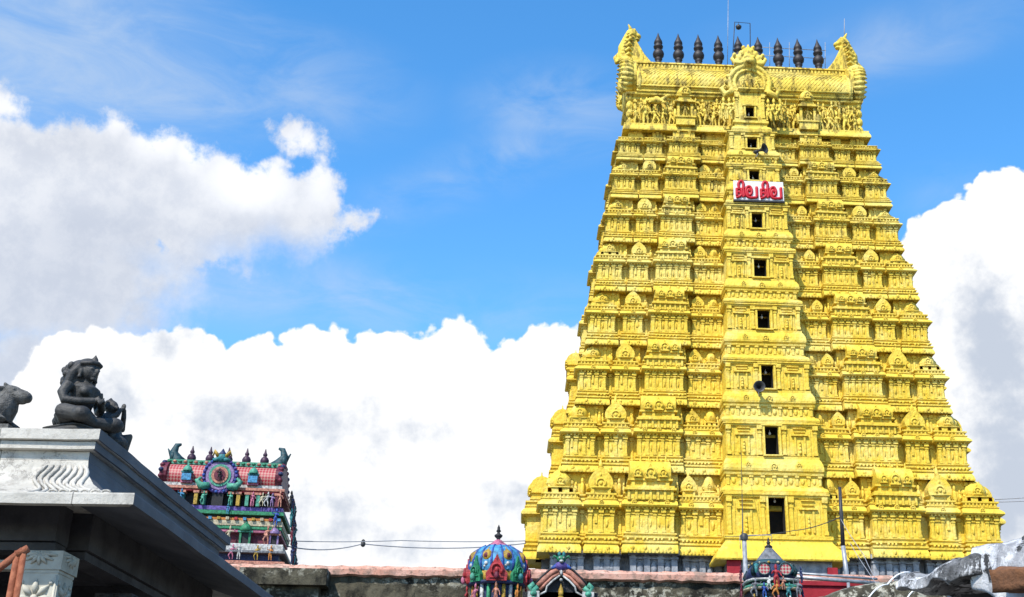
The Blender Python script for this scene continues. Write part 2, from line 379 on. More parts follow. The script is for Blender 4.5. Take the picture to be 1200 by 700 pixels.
    def remeshed(s, name, mats, voxel, smooth=2):
        me = s.mesh(name, mats); o = bpy.data.objects.new('sculpt', me); COL.objects.link(o)
        md = o.modifiers.new('r', 'REMESH'); md.mode = 'VOXEL'; md.voxel_size = voxel; md.use_smooth_shade = True
        if smooth: sm = o.modifiers.new('s', 'SMOOTH'); sm.iterations = smooth; sm.factor = .5
        dg = bpy.context.evaluated_depsgraph_get()
        out = bpy.data.meshes.new_from_object(o.evaluated_get(dg)); out.name = name
        COL.objects.unlink(o); bpy.data.objects.remove(o); return out
def link(name, me, parent=None, loc=(0, 0, 0), rz=0.0):
    o = bpy.data.objects.new(name, me); COL.objects.link(o); o.location = loc; o.rotation_euler = (0, 0, rz)
    if parent is not None: o.parent = parent
    return o
def tag(o, label, cat, group=None, kind=None):
    o['label'] = label; o['category'] = cat
    if group: o['group'] = group
    if kind: o['kind'] = kind
    return o
def thing(name, label, cat, loc, rz=0.0, group=None):
    o = bpy.data.objects.new(name, None); COL.objects.link(o); o.empty_display_size = .2
    o.location = loc; o.rotation_euler = (0, 0, rz); return tag(o, label, cat, group)

# ------------------------------------------------------------------ the ground
g = MB(); g.add([(-1500, -800, 0), (1500, -800, 0), (1500, 3000, 0), (-1500, 3000, 0)], [(0, 1, 2, 3)])
o = g.build('ground', 'earth'); o['kind'] = 'structure'

# ------------------------------------------------------------------ carved figures shared by several things
def figure_mb(p):
    """standing temple figure about 1.7 high; p picks the pose"""
    b = MB(); s = [1, -1][p % 2]
    sway = [.0, .06, -.05, .1][p % 4]*s
    hip = (sway, 0, .85); ch = (-sway*.4, 0, 1.22)
    b.tube([(.0, 0, .78), hip, (sway*.3, 0, 1.02), ch, (-sway*.5, 0, 1.36)], [.15, .17, .13, .18, .10], 10)
    knee = [(.16, -.05), (.34, -.12), (.14, 0), (.4, -.05)][p % 4]
    b.tube([(sway+.09*s, 0, .84), (knee[0]*s, knee[1], .46), (.16*s, 0, .03)], [.115, .085, .06], 8)
    b.tube([(sway-.09*s, 0, .84), (-.13*s, -.03, .45), (-.12*s, 0, .03)], [.115, .085, .06], 8)
    b.ell((.18*s, -.07, .04), (.07, .12, .04), 8, 6); b.ell((-.13*s, -.07, .04), (.07, .12, .04), 8, 6)
    arms = [((.34, -.05, 1.08), (.36, -.2, .88)), ((.40, -.02, 1.28), (.44, -.08, 1.62)), ((.33, -.1, 1.05), (.12, -.2, 1.15)), ((.42, 0, 1.2), (.55, -.1, 1.45))][p % 4]
    arm2 = [((-.33, -.05, 1.05), (-.22, -.2, 1.25)), ((-.3, -.06, 1.02), (-.25, -.12, .84)), ((-.4, 0, 1.25), (-.42, -.08, 1.58)), ((-.36, 0, 1.05), (-.48, -.08, .85))][p % 4]
    for A, sx in ((arms, 1), (arm2, -1)):
        b.tube([(.17*sx*1-sway*.4, 0, 1.33), (A[0][0]*s*1, A[0][1], A[0][2]) if s == 1 else (-A[0][0]*-1*1, A[0][1], A[0][2]), A[1]], [.075, .06, .05], 8)
        b.ell(A[1], (.06, .06, .07), 8, 6)
    hx = -sway*.6
    b.tube([(hx, 0, 1.34), (hx, -.01, 1.46)], [.07, .065], 8)
    b.ell((hx, -.02, 1.53), (.10, .11, .125), 10, 8)
    b.lathe((hx, 0, 1.58), [(.13, 0), (.12, .06), (.09, .16), (.06, .24), (.02, .3)], 10)
    b.ell((hx, -.12, 1.52), (.02, .03, .03), 6, 5)
    return b
FIG = [figure_mb(p).remeshed('figure', 'yellow', .024, 0) for p in range(4)]

# ------------------------------------------------------------------ the great yellow gateway tower
U = 12.0
def zl(Z): return Z*U + 12.5
ZE = [.14, .501, .82, 1.115, 1.393, 1.658, 1.905, 2.124, 2.309, 2.50]
WE = [1.015, .922, .861, .815, .775, .732, .699, .667, .633, .612]
BK = .47
TOWER = thing('temple_tower', 'tall tapering bright yellow carved temple gateway tower with nine dark pot finials on its ridge', 'temple tower', (13.02, 63.264, 0))
DEPTH0 = 6.0
def yf(w): return BK*U*(1-w)
def tier_par(k):
    w = WE[k]; E = .27*(.55+.45*w); return w*U - E, yf(w) + E, E
VB = [.226, .211, .198, .178, .164, .153, .130, .117, .128]      # half width of the central bay, by storey
SB = .74
def tier_plan(W_, Y, vb, s, SB=.4):
    """stepped outline of one storey; returns plan and the projecting elements (x0, x1, y) of the right wing"""
    L = W_ - vb; X = lambda t: vb + t*L
    els = [('inner', X(.0), X(.225), Y+.10*s), ('sala', X(.265), X(.54), Y-.30*s), ('panjara', X(.60), X(.75), Y-.02*s), ('kuta', X(.81), W_, Y)]
    r = Y + .36*s
    front = [(vb, r)]
    pts = []
    yb = DEPTH0
    cur = [(-0.0, 0)]
    P = []
    for i, (nm, a, b, y) in enumerate(els):
        if i == 0: P += [(b, y), (b, r)]
        elif i < 3: P += [(a, r), (a, y), (b, y), (b, r)]
        else: P += [(a, r), (a, y), (b, y)]
    yi = els[0][3]
    right = P
    D = yb - Y
    xs = W_ - .45*s
    side = [(W_, Y+.22*D), (xs, Y+.22*D), (xs, Y+.34*D), (W_+SB*s, Y+.34*D), (W_+SB*s, Y+.70*D), (xs, Y+.70*D), (xs, Y+.80*D), (W_, Y+.80*D), (W_, yb)]
    R = right + side
    Lft = [(-x, y) for x, y in reversed(R)]
    return Lft + R, els, (xs, Y, D)      # runs along the front left to right? ordered below
def order_ccw(plan):
    A = sum(plan[i][0]*plan[(i+1) % len(plan)][1] - plan[(i+1) % len(plan)][0]*plan[i][1] for i in range(len(plan)))
    return plan if A > 0 else list(reversed(plan))

def horseshoe(b, c, r, depth, mat=0, ring=True, rz=0):
    """pointed horseshoe dormer (nasi) facing -y, centre c on its front face"""
    R = Matrix.Rotation(rz, 3, 'Z')
    ux = R @ Vector((1, 0, 0)); uz = Vector((0, 0, 1))
    out = []
    for i in range(15):
        a = radians(-35 + i*(250/14)); rr = r*(1.0 + (.28 if i == 7 else 0))
        out.append((rr*cos(a), rr*sin(a)))
    out += [(-r*.95, -r*.95), (r*.95, -r*.95)]
    b.prism(out, c, ux, uz, depth, mat)
    if ring:
        n = (R @ Vector((0, -1, 0)))
        pts = [Vector(c) + ux*(r*.72*cos(radians(-40+i*26))) + uz*(r*.72*sin(radians(-40+i*26))) + n*.02 for i in range(11)]
        b.tube(pts, r*.17, 5, mat)
        b.ell(Vector(c)+n*.02, (r*.3, r*.18, r*.36), 8, 6, mat)
        b.tube([Vector(c)+uz*r*1.2-n*depth*.3, Vector(c)+uz*r*1.75-n*depth*.3], [r*.2, r*.04], 6, mat)

def pilaster(b, x, y, z0, z1, wd, face='y', mat=0, sgn=-1):
    h = z1-z0; d = wd*.55
    def bx(z, hh, ww, dd):
        if face == 'y': b.box((x, y+sgn*dd/2, z+hh/2), (ww, dd, hh), 0, mat)
        else: b.box((x+sgn*dd/2, y, z+hh/2), (dd, ww, hh), 0, mat)
    bx(z0, h*.10, wd*1.35, d*1.3); bx(z0+h*.10, h*.62, wd, d); bx(z0+h*.72, h*.06, wd*1.3, d*1.3)
    bx(z0+h*.78, h*.07, wd*.8, d*.9); bx(z0+h*.85, h*.15, wd*1.7, d*1.7)

def kuta_turret(wd, h, s):
    b = MB(); r = wd*.5
    b.box((0, 0, h*.07), (wd*.90, wd*.90, h*.14))
    for sx in (-1, 1):
        for i in (-.33, 0, .33): b.box((i*wd, -wd*.46, h*.07), (wd*.11, wd*.05, h*.14))
        for i in (-.33, 0, .33): b.box((sx*wd*.46, i*wd, h*.07), (wd*.05, wd*.11, h*.14))
    b.lathe((0, 0, h*.14), [(r*.86, 0), (r*1.0, h*.02), (r*1.0, h*.05), (r*.80, h*.08)], 20, power=4)
    q = r*.64
    b.lathe((0, 0, h*.22), [(q*.86, 0), (q*1.06, h*.08), (q*1.13, h*.20), (q*1.08, h*.32), (q*.92, h*.44), (q*.66, h*.55), (q*.36, h*.63), (q*.18, h*.66), (q*.26, h*.70), (q*.16, h*.74), (q*.12, h*.77), (q*.02, h*.88)], 24, power=2.4, flute=.07)
    for rz in (0, pi/2, pi, -pi/2):
        n = Matrix.Rotation(rz, 3, 'Z') @ Vector((0, -1, 0))
        horseshoe(b, Vector((0, 0, h*.42)) + n*r*.76, r*.27, r*.25, rz=rz)
    return b
def panjara_turret(wd, h, s):
    b = MB(); r = wd*.5
    b.box((0, 0, h*.08), (wd*.8, wd*.8, h*.16))
    for i in (-.33, .33): b.box((i*wd, -wd*.42, h*.08), (wd*.13, wd*.06, h*.16))
    b.lathe((0, 0, h*.15), [(r*.78, 0), (r*1.08, h*.03), (r*1.08, h*.055), (r*.95, h*.08)], 16, power=4)
    out = []
    for i in range(19):
        a = radians(-50 + i*(280/18)); rr = r*.98; k = max(0, sin(a))
        out.append((rr*cos(a)*(1-.25*k**4), h*.30 + r*.18 + rr*sin(a)*(1.0+.35*k**3)))
    out += [(-r*.75, h*.22), (r*.75, h*.22)]
    b.prism(out, (0, -r*.92, 0), (1, 0, 0), (0, 0, 1), wd*.9, 0)
    horseshoe(b, Vector((0, -r*.97, h*.36)), r*.5, r*.15)
    b.tube([(0, -r*.5, h*.22+r*1.6), (0, -r*.5, h*.22+r*2.0), (0, -r*.5, h*.22+r*2.5)], [r*.22, r*.16, r*.02], 8)
    b.tube([(0, r*.4, h*.22+r*1.6), (0, r*.4, h*.22+r*2.4)], [r*.2, r*.02], 8)
    return b
def sala_turret(wd, h, s):
    """barrel-roofed shrine, wide in x"""
    b = MB(); dp = min(wd*.55, 1.35*s)
    b.box((0, 0, h*.10), (wd*.94, dp*.9, h*.20))
    n = 6
    for i in range(n+1): b.box(((i/n-.5)*wd*.88, -dp*.47, h*.10), (wd*.05, dp*.08, h*.19))
    for i in range(n): b.box((((i+.5)/n-.5)*wd*.88, -dp*.46, h*.05), (wd*.07, dp*.06, h*.06))
    b.box((0, 0, h*.215), (wd*1.06, dp*1.14, h*.045), top=1.0); b.box((0, 0, h*.26), (wd*.98, dp*1.02, h*.045))
    b.box((0, 0, h*.33), (wd*.80, dp*.8, h*.12))
    for i in range(4): b.box(((i/3-.5)*wd*.70, -dp*.42, h*.34), (wd*.07, dp*.06, h*.10))
    b.box((0, 0, h*.405), (wd*.92, dp*1.0, h*.04))
    # barrel roof
    sec = [(-.46, .0), (-.56, .10), (-.55, .20), (-.44, .32), (-.25, .41), (0, .45), (.25, .41), (.44, .32), (.55, .20), (.56, .10), (.46, 0)]
    L = wd*.42
    vs = [(x*L, a*dp, h*.425 + c*h*.92) for x in (-1, 1) for a, c in sec]; m = len(sec)
    b.add(vs, [(i, i+m, i+1+m, i+1) for i in range(m-1)], 0, True); b.add(vs, [tuple(range(m)), tuple(reversed(range(m, 2*m)))])
    for x, r in ((-.26, .09), (0, .125), (.26, .09)): horseshoe(b, (x*wd, -dp*.60, h*.53), wd*r, dp*.25)
    for i in range(5): b.lathe(((i/4-.5)*wd*.7, 0, h*.83), [(wd*.02, 0), (wd*.028, h*.03), (wd*.012, h*.06), (wd*.02, h*.08), (wd*.004, h*.13)], 8)
    return b

def build_tier(k):
    W_, Y, E = tier_par(k); s = .55+.45*WE[k]; h = zl(ZE[k+1]) - zl(ZE[k]); z0 = zl(ZE[k]); vb = VB[k]*U
    SB = [.78, .60, .42, .30, .24, .18, .14, .10][k]; plan, els, sd = tier_plan(W_, Y, vb, s, SB); plan = order_ccw(plan)
    b = MB()
    H = lambda f: z0 + f*h
    tiny = (k == 7)
    prof = [(-.50, H(.045)), (E*.82, H(.012)), (E, H(0)), (E*1.04, H(.02)), (E*.97, H(.04)), (E*.86, H(.065)), (E*.68, H(.088)), (.15, H(.102)), (.15, H(.112)),
            (.22, H(.117)), (.22, H(.14)), (.06, H(.145)), (.06, H(.172)), (.15, H(.177)), (.15, H(.197)), (.03, H(.202)), (.03, H(.222)), (.10, H(.227)), (.10, H(.243)), (0, H(.25)), (0, H(.528)), (.06, H(.533)), (.08, H(.542)), (.27*s, H(.552)), (.32*s, H(.568)), (.29*s, H(.588)),
            (.19*s, H(.615)), (.09, H(.635)), (.09, H(.645)), (.13, H(.65)), (.13, H(.66)), (.03, H(.665)), (.03, H(.70)), (.11, H(.706)), (.11, H(.726)), (-.05, H(.732))]
    b.sweep(plan, prof, False, True)
    # recessed neck that carries the next storey
    W2, Y2, E2 = tier_par(k+1); s2 = .55+.45*WE[k+1]
    plan2 = order_ccw(tier_plan(W2, Y2, VB[min(k+1, 8)]*U, s2)[0])
    b.sweep(plan2, [(-.14, H(.66)), (-.14, H(1.05))])
    half = MB()
    for (nm, a, c, y) in els:
        wd = c-a; npil = {'inner': 4, 'sala': 6, 'panjara': 3, 'kuta': 4}[nm]
        pw = .155*s
        for i in range(npil):
            x = a + pw*.8 + (wd-pw*1.6)*i/(npil-1)
            pilaster(half, x, y+.005, H(.25), H(.53), pw)
        for i in range(npil-1):            # bays between the pilasters: sunk-in niches get a small lintel or a relief
            x = a + pw*.8 + (wd-pw*1.6)*(i+.5)/(npil-1); g_ = (wd-pw*1.6)/(npil-1)-pw
            if (i+k) % 2 == 0 or nm == 'sala':
                half.box((x, y-.035, H(.47)), (g_*.8, .07, .05*s)); half.ell((x, y, H(.505)), (g_*.3, .09, .11*s), 6, 5)
                half.ell((x, y-.01, H(.365)), (g_*.22, .07, .24*s), 6, 5)
            else: half.box((x, y-.03, H(.42)), (g_*.35, .06, .48*s))
        nd = max(4, int(wd/(.185*s)))
        for i in range(nd):                # dentils and beads
            x = a + wd*(i+.5)/nd
            half.box((x, y-.12*s, H(.540)), (.075*s, .17*s, .024*h))
            half.box((x, y-.055, H(.682)), (.075*s, .09, .035*h))
        nk = {'inner': 2, 'sala': 3, 'panjara': 1, 'kuta': 1}[nm]
        for i in range(nk):                # little gables on the cornice
            x = a + wd*(i+.5)/nk; horseshoe(half, (x, y-.30*s, H(.60)), .14*s, .2)
        if k < 6:
            for i in range(nd):            # beasts' heads along the foot
                if random.random() < .75:
                    x = a + wd*(i+.5)/nd
                    half.ell((x, y-.16, H(.160)), (.07*s, .13, .085*s), 6, 5)
            for i in range(max(2, nk+1)):  # ribs where the sloping eave is jointed
                x = a + wd*(i+.5)/max(2, nk+1); half.ell((x, y-E*.88, H(.060)), (.11*s, .09, .035*h), 7, 5)
            for i in range(nd): half.box((a+wd*(i+.5)/nd, y-E*.99, H(.028)), (.07*s, .08, .03*h))
    for i in range(3):
        xr = (els[i][2]+els[i+1][1])/2; pilaster(half, xr, Y+.36*s, H(.25), H(.53), .13*s); half.ell((xr, Y+.42*s, H(.80)), (.13*s, .12, .09*h), 7, 6); half.ell((xr, Y+.42*s, H(.90)), (.08*s, .08, .04*h), 7, 6)
    for (nm, a, c, y) in tier_plan(W2, Y2, VB[min(k+1, 8)]*U, s2)[1]:
        n2 = max(3, int((c-a)/(.34*s)))
        for i in range(n2):
            x = a + (c-a)*(i+.5)/n2
            if i % 2: pilaster(half, x, y+.14, H(.72), H(.99), .12*s)
            elif k < 7: half.ell((x, y+.08, H(.80)), (.08*s, .10, .06*h), 6, 5); half.ell((x, y+.07, H(.87)), (.055*s, .07, .03*h), 6, 5)
    half.mirror_x(); b.v += []; off = len(b.v); b.v += half.v; b.f += [tuple(i+off for i in f) for f in half.f]; b.m += half.m; b.sm += half.sm
    # sides
    xs, Ys, D = sd
    for sx in (-1, 1):
        for (ya, yb_, x) in ((Y+.02*D, Y+.20*D, W_), (Y+.36*D, Y+.68*D, W_+SB*s), (Y+.82*D, DEPTH0-.1, W_)):
            n_ = 4 if yb_-ya > 1 else 3
            for i in range(n_): pilaster(b, sx*(x-.005), ya+.1+(yb_-ya-.2)*i/(n_-1), H(.25), H(.53), .14*s, 'x', 0, sx)
            for i in range(6): b.box((sx*(x+.12*s), ya+(yb_-ya)*(i+.5)/6, H(.540)), (.16*s, .09*s, .024*h)); b.box((sx*(x+.05), ya+(yb_-ya)*(i+.5)/6, H(.682)), (.08, .09*s, .035*h))
    b.wobble(.030); t = b.build('tier', 'yellow', TOWER)
    # turrets in front of the neck
    zt = H(.726)
    el = {e[0]: e for e in els}
    def put(nm, me, x, y, z, rz=0):
        o = link(nm, me, t, (x+random.uniform(-.03, .03), y, z), rz+random.uniform(-.035, .035)); o.scale = (random.uniform(.95, 1.05), 1, random.uniform(.92, 1.06))
    if k < 7:
        hh = h*.30
        e = el['kuta']; wd = e[2]-e[1]; km = kuta_turret(wd*.94, h*(.36 if k < 5 else .31), s).mesh('corner_turret', 'yellow')
        for sx in (-1, 1):
            put('corner_turret', km, sx*(e[1]+e[2])/2, e[3]+wd*.42, zt)
            put('corner_turret', km, sx*(W_-wd*.47), DEPTH0-wd*.5, zt, pi)
        e = el['panjara']; wd = e[2]-e[1]; pm = panjara_turret(wd*(.92 if k < 3 else .84), h*(.33 if k < 3 else .28), s).mesh('arched_turret', 'yellow')
        for sx in (-1, 1): put('arched_turret', pm, sx*(e[1]+e[2])/2, e[3]+wd*.36, zt)
        e = el['sala']; wd = e[2]-e[1]; sm_ = sala_turret(wd*.97, h*.58, s).mesh('barrel_turret', 'yellow')
        for sx in (-1, 1): put('barrel_turret', sm_, sx*(e[1]+e[2])/2, e[3]+.36*s, H(.625))
        dm = sala_turret(.34*D, h*.50, s).mesh('barrel_turret', 'yellow')
        for sx in (-1, 1): put('barrel_turret', dm, sx*(W_+(.10 if k < 3 else -.45)*s), Y+.52*D, H(.65), sx*pi/2)
        e = el['inner']; wd = (e[2]-e[1])*.45; im = panjara_turret(wd*.9, h*.31, s).mesh('arched_turret', 'yellow'); im2 = kuta_turret(wd*.95, h*.31, s).mesh('corner_turret', 'yellow')
        for sx in (-1, 1):
            put('corner_turret', im2, sx*(e[1]+wd*.52), e[3]+wd*.5, zt); put('arched_turret', im, sx*(e[2]-wd*.52), e[3]+wd*.46, zt)
    return t
for k in range(8): build_tier(k)

# central porch bays, one to a storey, each with its dark doorway
ZS = [.098, .398, .724, 1.020, 1.309, 1.584, 1.838, 2.058, 2.262, 2.50]     # foot of each bay
ZD = [.215, .571, .883, 1.178, 1.444, 1.708, 1.972, 2.158, 2.345]           # door sills
HD = [.176, .132, .114, .098, .098, .086, .062, .064, .068]
WD = [.072, .060, .055, .057, .060, .052, .050, .048, .042]
def wz(z):
    for i in range(len(ZE)-1):
        if z <= ZE[i+1]: return WE[i] + (WE[i+1]-WE[i])*(z-ZE[i])/(ZE[i+1]-ZE[i])
    return WE[-1]
BAYY = []
for k in range(9):
    v = VB[k]*U*.955*(.62 if k == 8 else 1); yb = yf(wz((ZS[k]+ZS[k+1])/2)) - .085*U; BAYY.append(yb)
    z0, z1 = zl(ZS[k]), zl(ZS[k+1]); h = z1-z0; s = .5+.5*WE[k]
    dz0 = zl(ZD[k]); dz1 = dz0 + HD[k]*U; dw = WD[k]*U/2
    dep = 3.2 if k < 8 else 1.6
    plan = [(-v, yb), (v, yb), (v, yb+dep), (-v, yb+dep)]
    b = MB(); H = lambda f: z0+f*h
    if k == 0:
        b.sweep(plan, [(-.5, H(.03)), (.75, H(0)), (.78, H(.02)), (.62, H(.12)), (.32, H(.22)), (.14, H(.29)), (.14, H(.32)), (.2, H(.325)), (.2, dz0-.06), (.03, dz0-.02), (.03, dz0)], False, True)
    elif k < 8:
        kap = dz0 - .04
        hb = kap - z0
        G = lambda f: z0 + f*hb
        b.sweep(plan, [(-.2, G(.05)), (.30*s, G(.02)), (.36*s, G(.0)), (.38*s, G(.06)), (.31*s, G(.13)), (.14, G(.18)), (.14, G(.2)), (.08, G(.22)), (.08, G(.47)), (.18, G(.49)), (.20, G(.54)), (.12, G(.56)),
                       (.22, G(.60)), (.235, G(.66)), (.20, G(.78)), (.10, G(.90)), (.05, G(.93)), (.05, G(1.0))], False, True)
        nb = 9
        for i in range(nb):               # blocks and small pilasters of the balcony band
            x = (i/(nb-1)-.5)*2*(v-.02); b.box((x, yb-.10, G(.345)), (.14*s, .09, .25*hb)); b.box((x, yb-.125, G(.45)), (.22*s, .12, .05*hb))
            if i < nb-1: b.ell((x+v/(nb-1), yb-.08, G(.33)), (.12*s, .06, .09*hb), 6, 5)
        for sx in (-1, 1):
            for j in range(5): b.box((sx*(v+.10), yb+.15+j*.3, G(.345)), (.09, .12, .25*hb))
            horseshoe(b, (sx*v*.55, yb-.24, G(.74)), .16*s, .2)
        if k < 6: horseshoe(b, (0, yb-.25, G(.70)), .2*s, .2)
    else:
        b.sweep(plan, [(-.2, H(.02)), (.28, H(0)), (.30, H(.05)), (.2, H(.11)), (.06, H(.15)), (.06, H(.2)), (.16, H(.22)), (.16, H(.27)), (.04, H(.29)), (.04, dz0)], False, True)
    # wall round the opening
    zt = z1 + .02 if k < 8 else zl(2.50)
    for sx in (-1, 1): b.box((sx*(v+dw)/2, yb+.35, (dz0+zt)/2), (v-dw, .70, zt-dz0))
    b.box((0, yb+.352, (dz1+zt)/2), (dw*2, .70, zt-dz1))
    for sx in (-1, 1): b.box((sx*(v-.21), yb+.70+(dep-.70)/2, (dz0+zt)/2), (.42, dep-.70-.004, zt-dz0-.004))
    b.sweep(plan, [(-.02, zt-.02*h-.22*s), (.09, zt-.02*h-.20*s), (.09, zt-.02*h-.12*s), (.16, zt-.02*h-.10*s), (.16, zt-.02*h-.03)], False, False) if k < 8 else None
    wh = zt-.25*s-dz0
    for x in ([v-.12, dw+.30*s] if k < 8 else [v-.10]):
        for sx in (-1, 1): pilaster(b, sx*x, yb+.01, dz0+.02, dz0+wh, .17*s)
    if k < 6:
        xm = (v+dw+.18)/2
        for sx in (-1, 1):
            for i in (-1, 1): b.box((sx*xm+i*.26*s, yb-.04, dz0+wh*.36), (.10*s, .08, wh*.58))
            b.box((sx*xm, yb-.07, dz0+wh*.69), (.95*s, .14, .10*s)); b.box((sx*xm, yb-.05, dz0+wh*.80), (.62*s, .10, .07*s)); b.box((sx*xm, yb-.05, dz0+wh*.91), (.70*s, .10, .05*s))
    if k < 7:
        for sx in (-1, 1):
            xm = (v+dw+.18)/2
            for j in range(4): b.ell((sx*xm, yb-.03, dz0+wh*(.12+.11*j)), (.10*s*(1-.12*j), .09, wh*.07), 7, 5)
            for xx in (v-.40*s, dw+.55*s): b.box((sx*xx, yb-.02, dz0+wh*.45), (.06*s, .05, wh*.86))
            b.tube([(sx*(xm-.5*s), yb-.02, dz0+wh*.97), (sx*(xm+.5*s), yb-.02, dz0+wh*.97)], .035*s, 5)
    for sx in (-1, 1): b.box((sx*(dw+.07), yb-.05, (dz0+dz1)/2), (.11, .12, dz1-dz0))
    b.box((0, yb-.07, dz1+.06), (dw*2+.40, .16, .11)); b.box((0, yb-.10, dz0-.02), (dw*2+.3, .2, .07))
    b.wobble(.022); po = b.build('porch_bay', 'yellow', TOWER)
    # the room behind the opening
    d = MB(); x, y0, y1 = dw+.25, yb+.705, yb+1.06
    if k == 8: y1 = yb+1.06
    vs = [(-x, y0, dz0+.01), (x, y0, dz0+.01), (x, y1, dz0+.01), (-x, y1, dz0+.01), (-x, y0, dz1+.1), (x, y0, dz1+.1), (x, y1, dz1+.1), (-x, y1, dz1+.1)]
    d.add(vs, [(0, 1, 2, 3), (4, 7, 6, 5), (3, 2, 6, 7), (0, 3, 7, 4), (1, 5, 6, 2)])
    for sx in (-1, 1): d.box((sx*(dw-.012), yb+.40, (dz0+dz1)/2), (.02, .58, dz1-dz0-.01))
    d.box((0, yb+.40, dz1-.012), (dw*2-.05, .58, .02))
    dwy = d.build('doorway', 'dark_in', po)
    bb = MB(); bb.ell((0.02, yb+.55, dz1-.22), (.07, .07, .09), 10, 8); bb.tube([(0.02, yb+.55, dz1), (0.02, yb+.55, dz1-.14)], .015, 6)
    bb.build('light_bulb', 'bulb', po)

# granite base below the yellow storeys
W_, Y, E = tier_par(0)
pl, els, _ = tier_plan(W_-.45, Y+.35, VB[0]*U, 1.0); pl = order_ccw(pl)
b = MB()
b.sweep(pl, [(.9, 0), (.9, 1.2), (.6, 1.4), (.6, 2.2), (.8, 2.4), (.5, 2.8), (.2, 3.2), (.2, 7.5), (.5, 7.9), (.5, 8.5), (.15, 9.0), (.1, 12.4), (.35, 12.6), (.35, 12.8), (.02, 13.0), (.02, 14.45)])
for (nm, a, c, y) in els:
    for sx in (-1, 1):
        n = {'inner': 3, 'sala': 4, 'panjara': 3, 'kuta': 3}[nm]
        for i in range(n): pilaster(b, sx*(a+.15+(c-a-.3)*i/(n-1)), y-.02, 12.82, 14.4, .30)
        for i in range(n-1):
            x = sx*(a+.15+(c-a-.3)*(i+.5)/(n-1)); b.box((x, y-.06, 14.0), (.6, .16, .10)); b.ell((x, y-.03, 13.5), (.2, .16, .36), 8, 6); b.box((x, y-.05, 13.1), (.65, .14, .14)); b.box((x, y-.08, 14.25), (.35, .2, .14))
b.box((0, yf(1.0)-.2, 7.0), (VB[0]*U*1.9, 2.2, 13.86))
base = b.build('stone_base', 'granite', TOWER)
for x0, x1, za, zb in ((-2.75, -2.05, 12.6, 13.75), (2.3, 2.8, 12.0, 13.4), (5.6, 6.6, 12.75, 13.55), (3.6, 5.4, 12.3, 13.1)):
    p = MB(); p.box(((x0+x1)/2, -1.40 if abs(x0) < 2.9 and x1 < 2.9 else .30, (za+zb)/2), (x1-x0, .16, zb-za)); p.build('red_panel', 'redwall', base)

# frieze of gods under the vault
b = MB()
Wf, Yf_ = 7.05, yf(WE[8])+.62
zf0, zf1 = zl(2.335), 43.06
pw, pY, pE = tier_par(8)
b.sweep(order_ccw([(-pw, pY), (pw, pY), (pw, DEPTH0), (-pw, DEPTH0)]), [(-.4, zl(2.309)+.12), (pE*.85, zl(2.309)+.03), (pE, zl(2.309)), (pE*1.02, zl(2.309)+.09), (pE*.85, zl(2.309)+.22), (.14, zl(2.309)+.36), (.14, zl(2.309)+.5), (.02, zl(2.309)+.52)], False, True)
b.sweep([(-Wf, Yf_), (Wf, Yf_), (Wf, 5.9), (-Wf, 5.9)], [(0, zf0), (0, zf1-.5), (.12, zf1-.45), (.12, zf1-.3), (.3, zf1-.2), (.34, zf1-.08), (.2, zf1+.02), (-.3, zf1+.1)], False, True)
for i in range(29):
    x = -6.8 + i*13.6/28
    if abs(x) > 1.5: b.box((x, Yf_-.06, (zf0+zf1)/2-.2), (.13, .14, zf1-zf0-.4)); b.box((x, Yf_-.1, zf1-.62), (.24, .2, .1))
b.wobble(.03); fr = b.build('frieze', 'yellow', TOWER)
fx = [-6.75, -6.2, -5.65, -5.1, -4.65, -2.95, -2.5, -2.0, -1.6, 1.6, 2.05, 2.55, 3.0, 4.6, 5.1, 5.6, 6.1, 6.7]
for i, x in enumerate(fx):
    o = link('figure', FIG[(i*3+1) % 4], fr, (x, Yf_-.32-.05*(i % 3), zf0+.06), random.uniform(-.5, .5)); q = random.uniform(.66, .92); o.scale = (q*(1 if i % 2 else -1), q, q*1.1)
for i, x in enumerate([-6.45, -5.4, -4.85, -2.7, -1.8, 1.85, 2.8, 4.85, 5.85, 6.4, -5.95, 5.35, -6.1, -2.25, 2.3, 6.65, -4.6, 4.5, -1.45, 1.5, -3.1, 3.05]):
    o = link('figure', FIG[(i*2+i//3) % 4], fr, (x, Yf_-.30, zf0+.9+.12*(i % 3)), random.uniform(-.6, .6)); q = random.uniform(.5, .68); o.scale = (q, q, q)
# the two small shrines standing in the frieze
b = MB()
b.box((0, 0, .25), (1.15, .7, .5)); b.box((0, 0, .53), (1.3, .85, .08))
for sx in (-1, 1): b.box((sx*.42, -.2, 1.05), (.16, .2, 1.0)); b.ell((sx*.62, -.25, .75), (.12, .12, .4), 8, 6)
b.box((0, .15, 1.05), (.8, .3, 1.0)); b.box((0, -.02, 1.6), (1.25, .9, .10)); b.box((0, 0, 1.72), (1.0, .75, .12)); b.box((0, 0, 1.9), (.8, .6, .24)); b.box((0, 0, 2.04), (1.05, .75, .07))
b.lathe((0, 0, 2.06), [(.40, 0), (.5, .15), (.47, .35), (.32, .6), (.12, .8), (.06, .88), (.13, .98), (.04, 1.08), (.01, 1.35)], 16, power=2.6, flute=.05)
horseshoe(b, (0, -.5, 2.32), .24, .3)
sh = b.mesh('niche_shrine', 'yellow')
for x in (-3.8, 3.75):
    link('niche_shrine', sh, fr, (x, Yf_-.45, zf0+.02)); link('figure', FIG[0], fr, (x, Yf_-.66, zf0+.56)).scale = (.58, .58, .6)
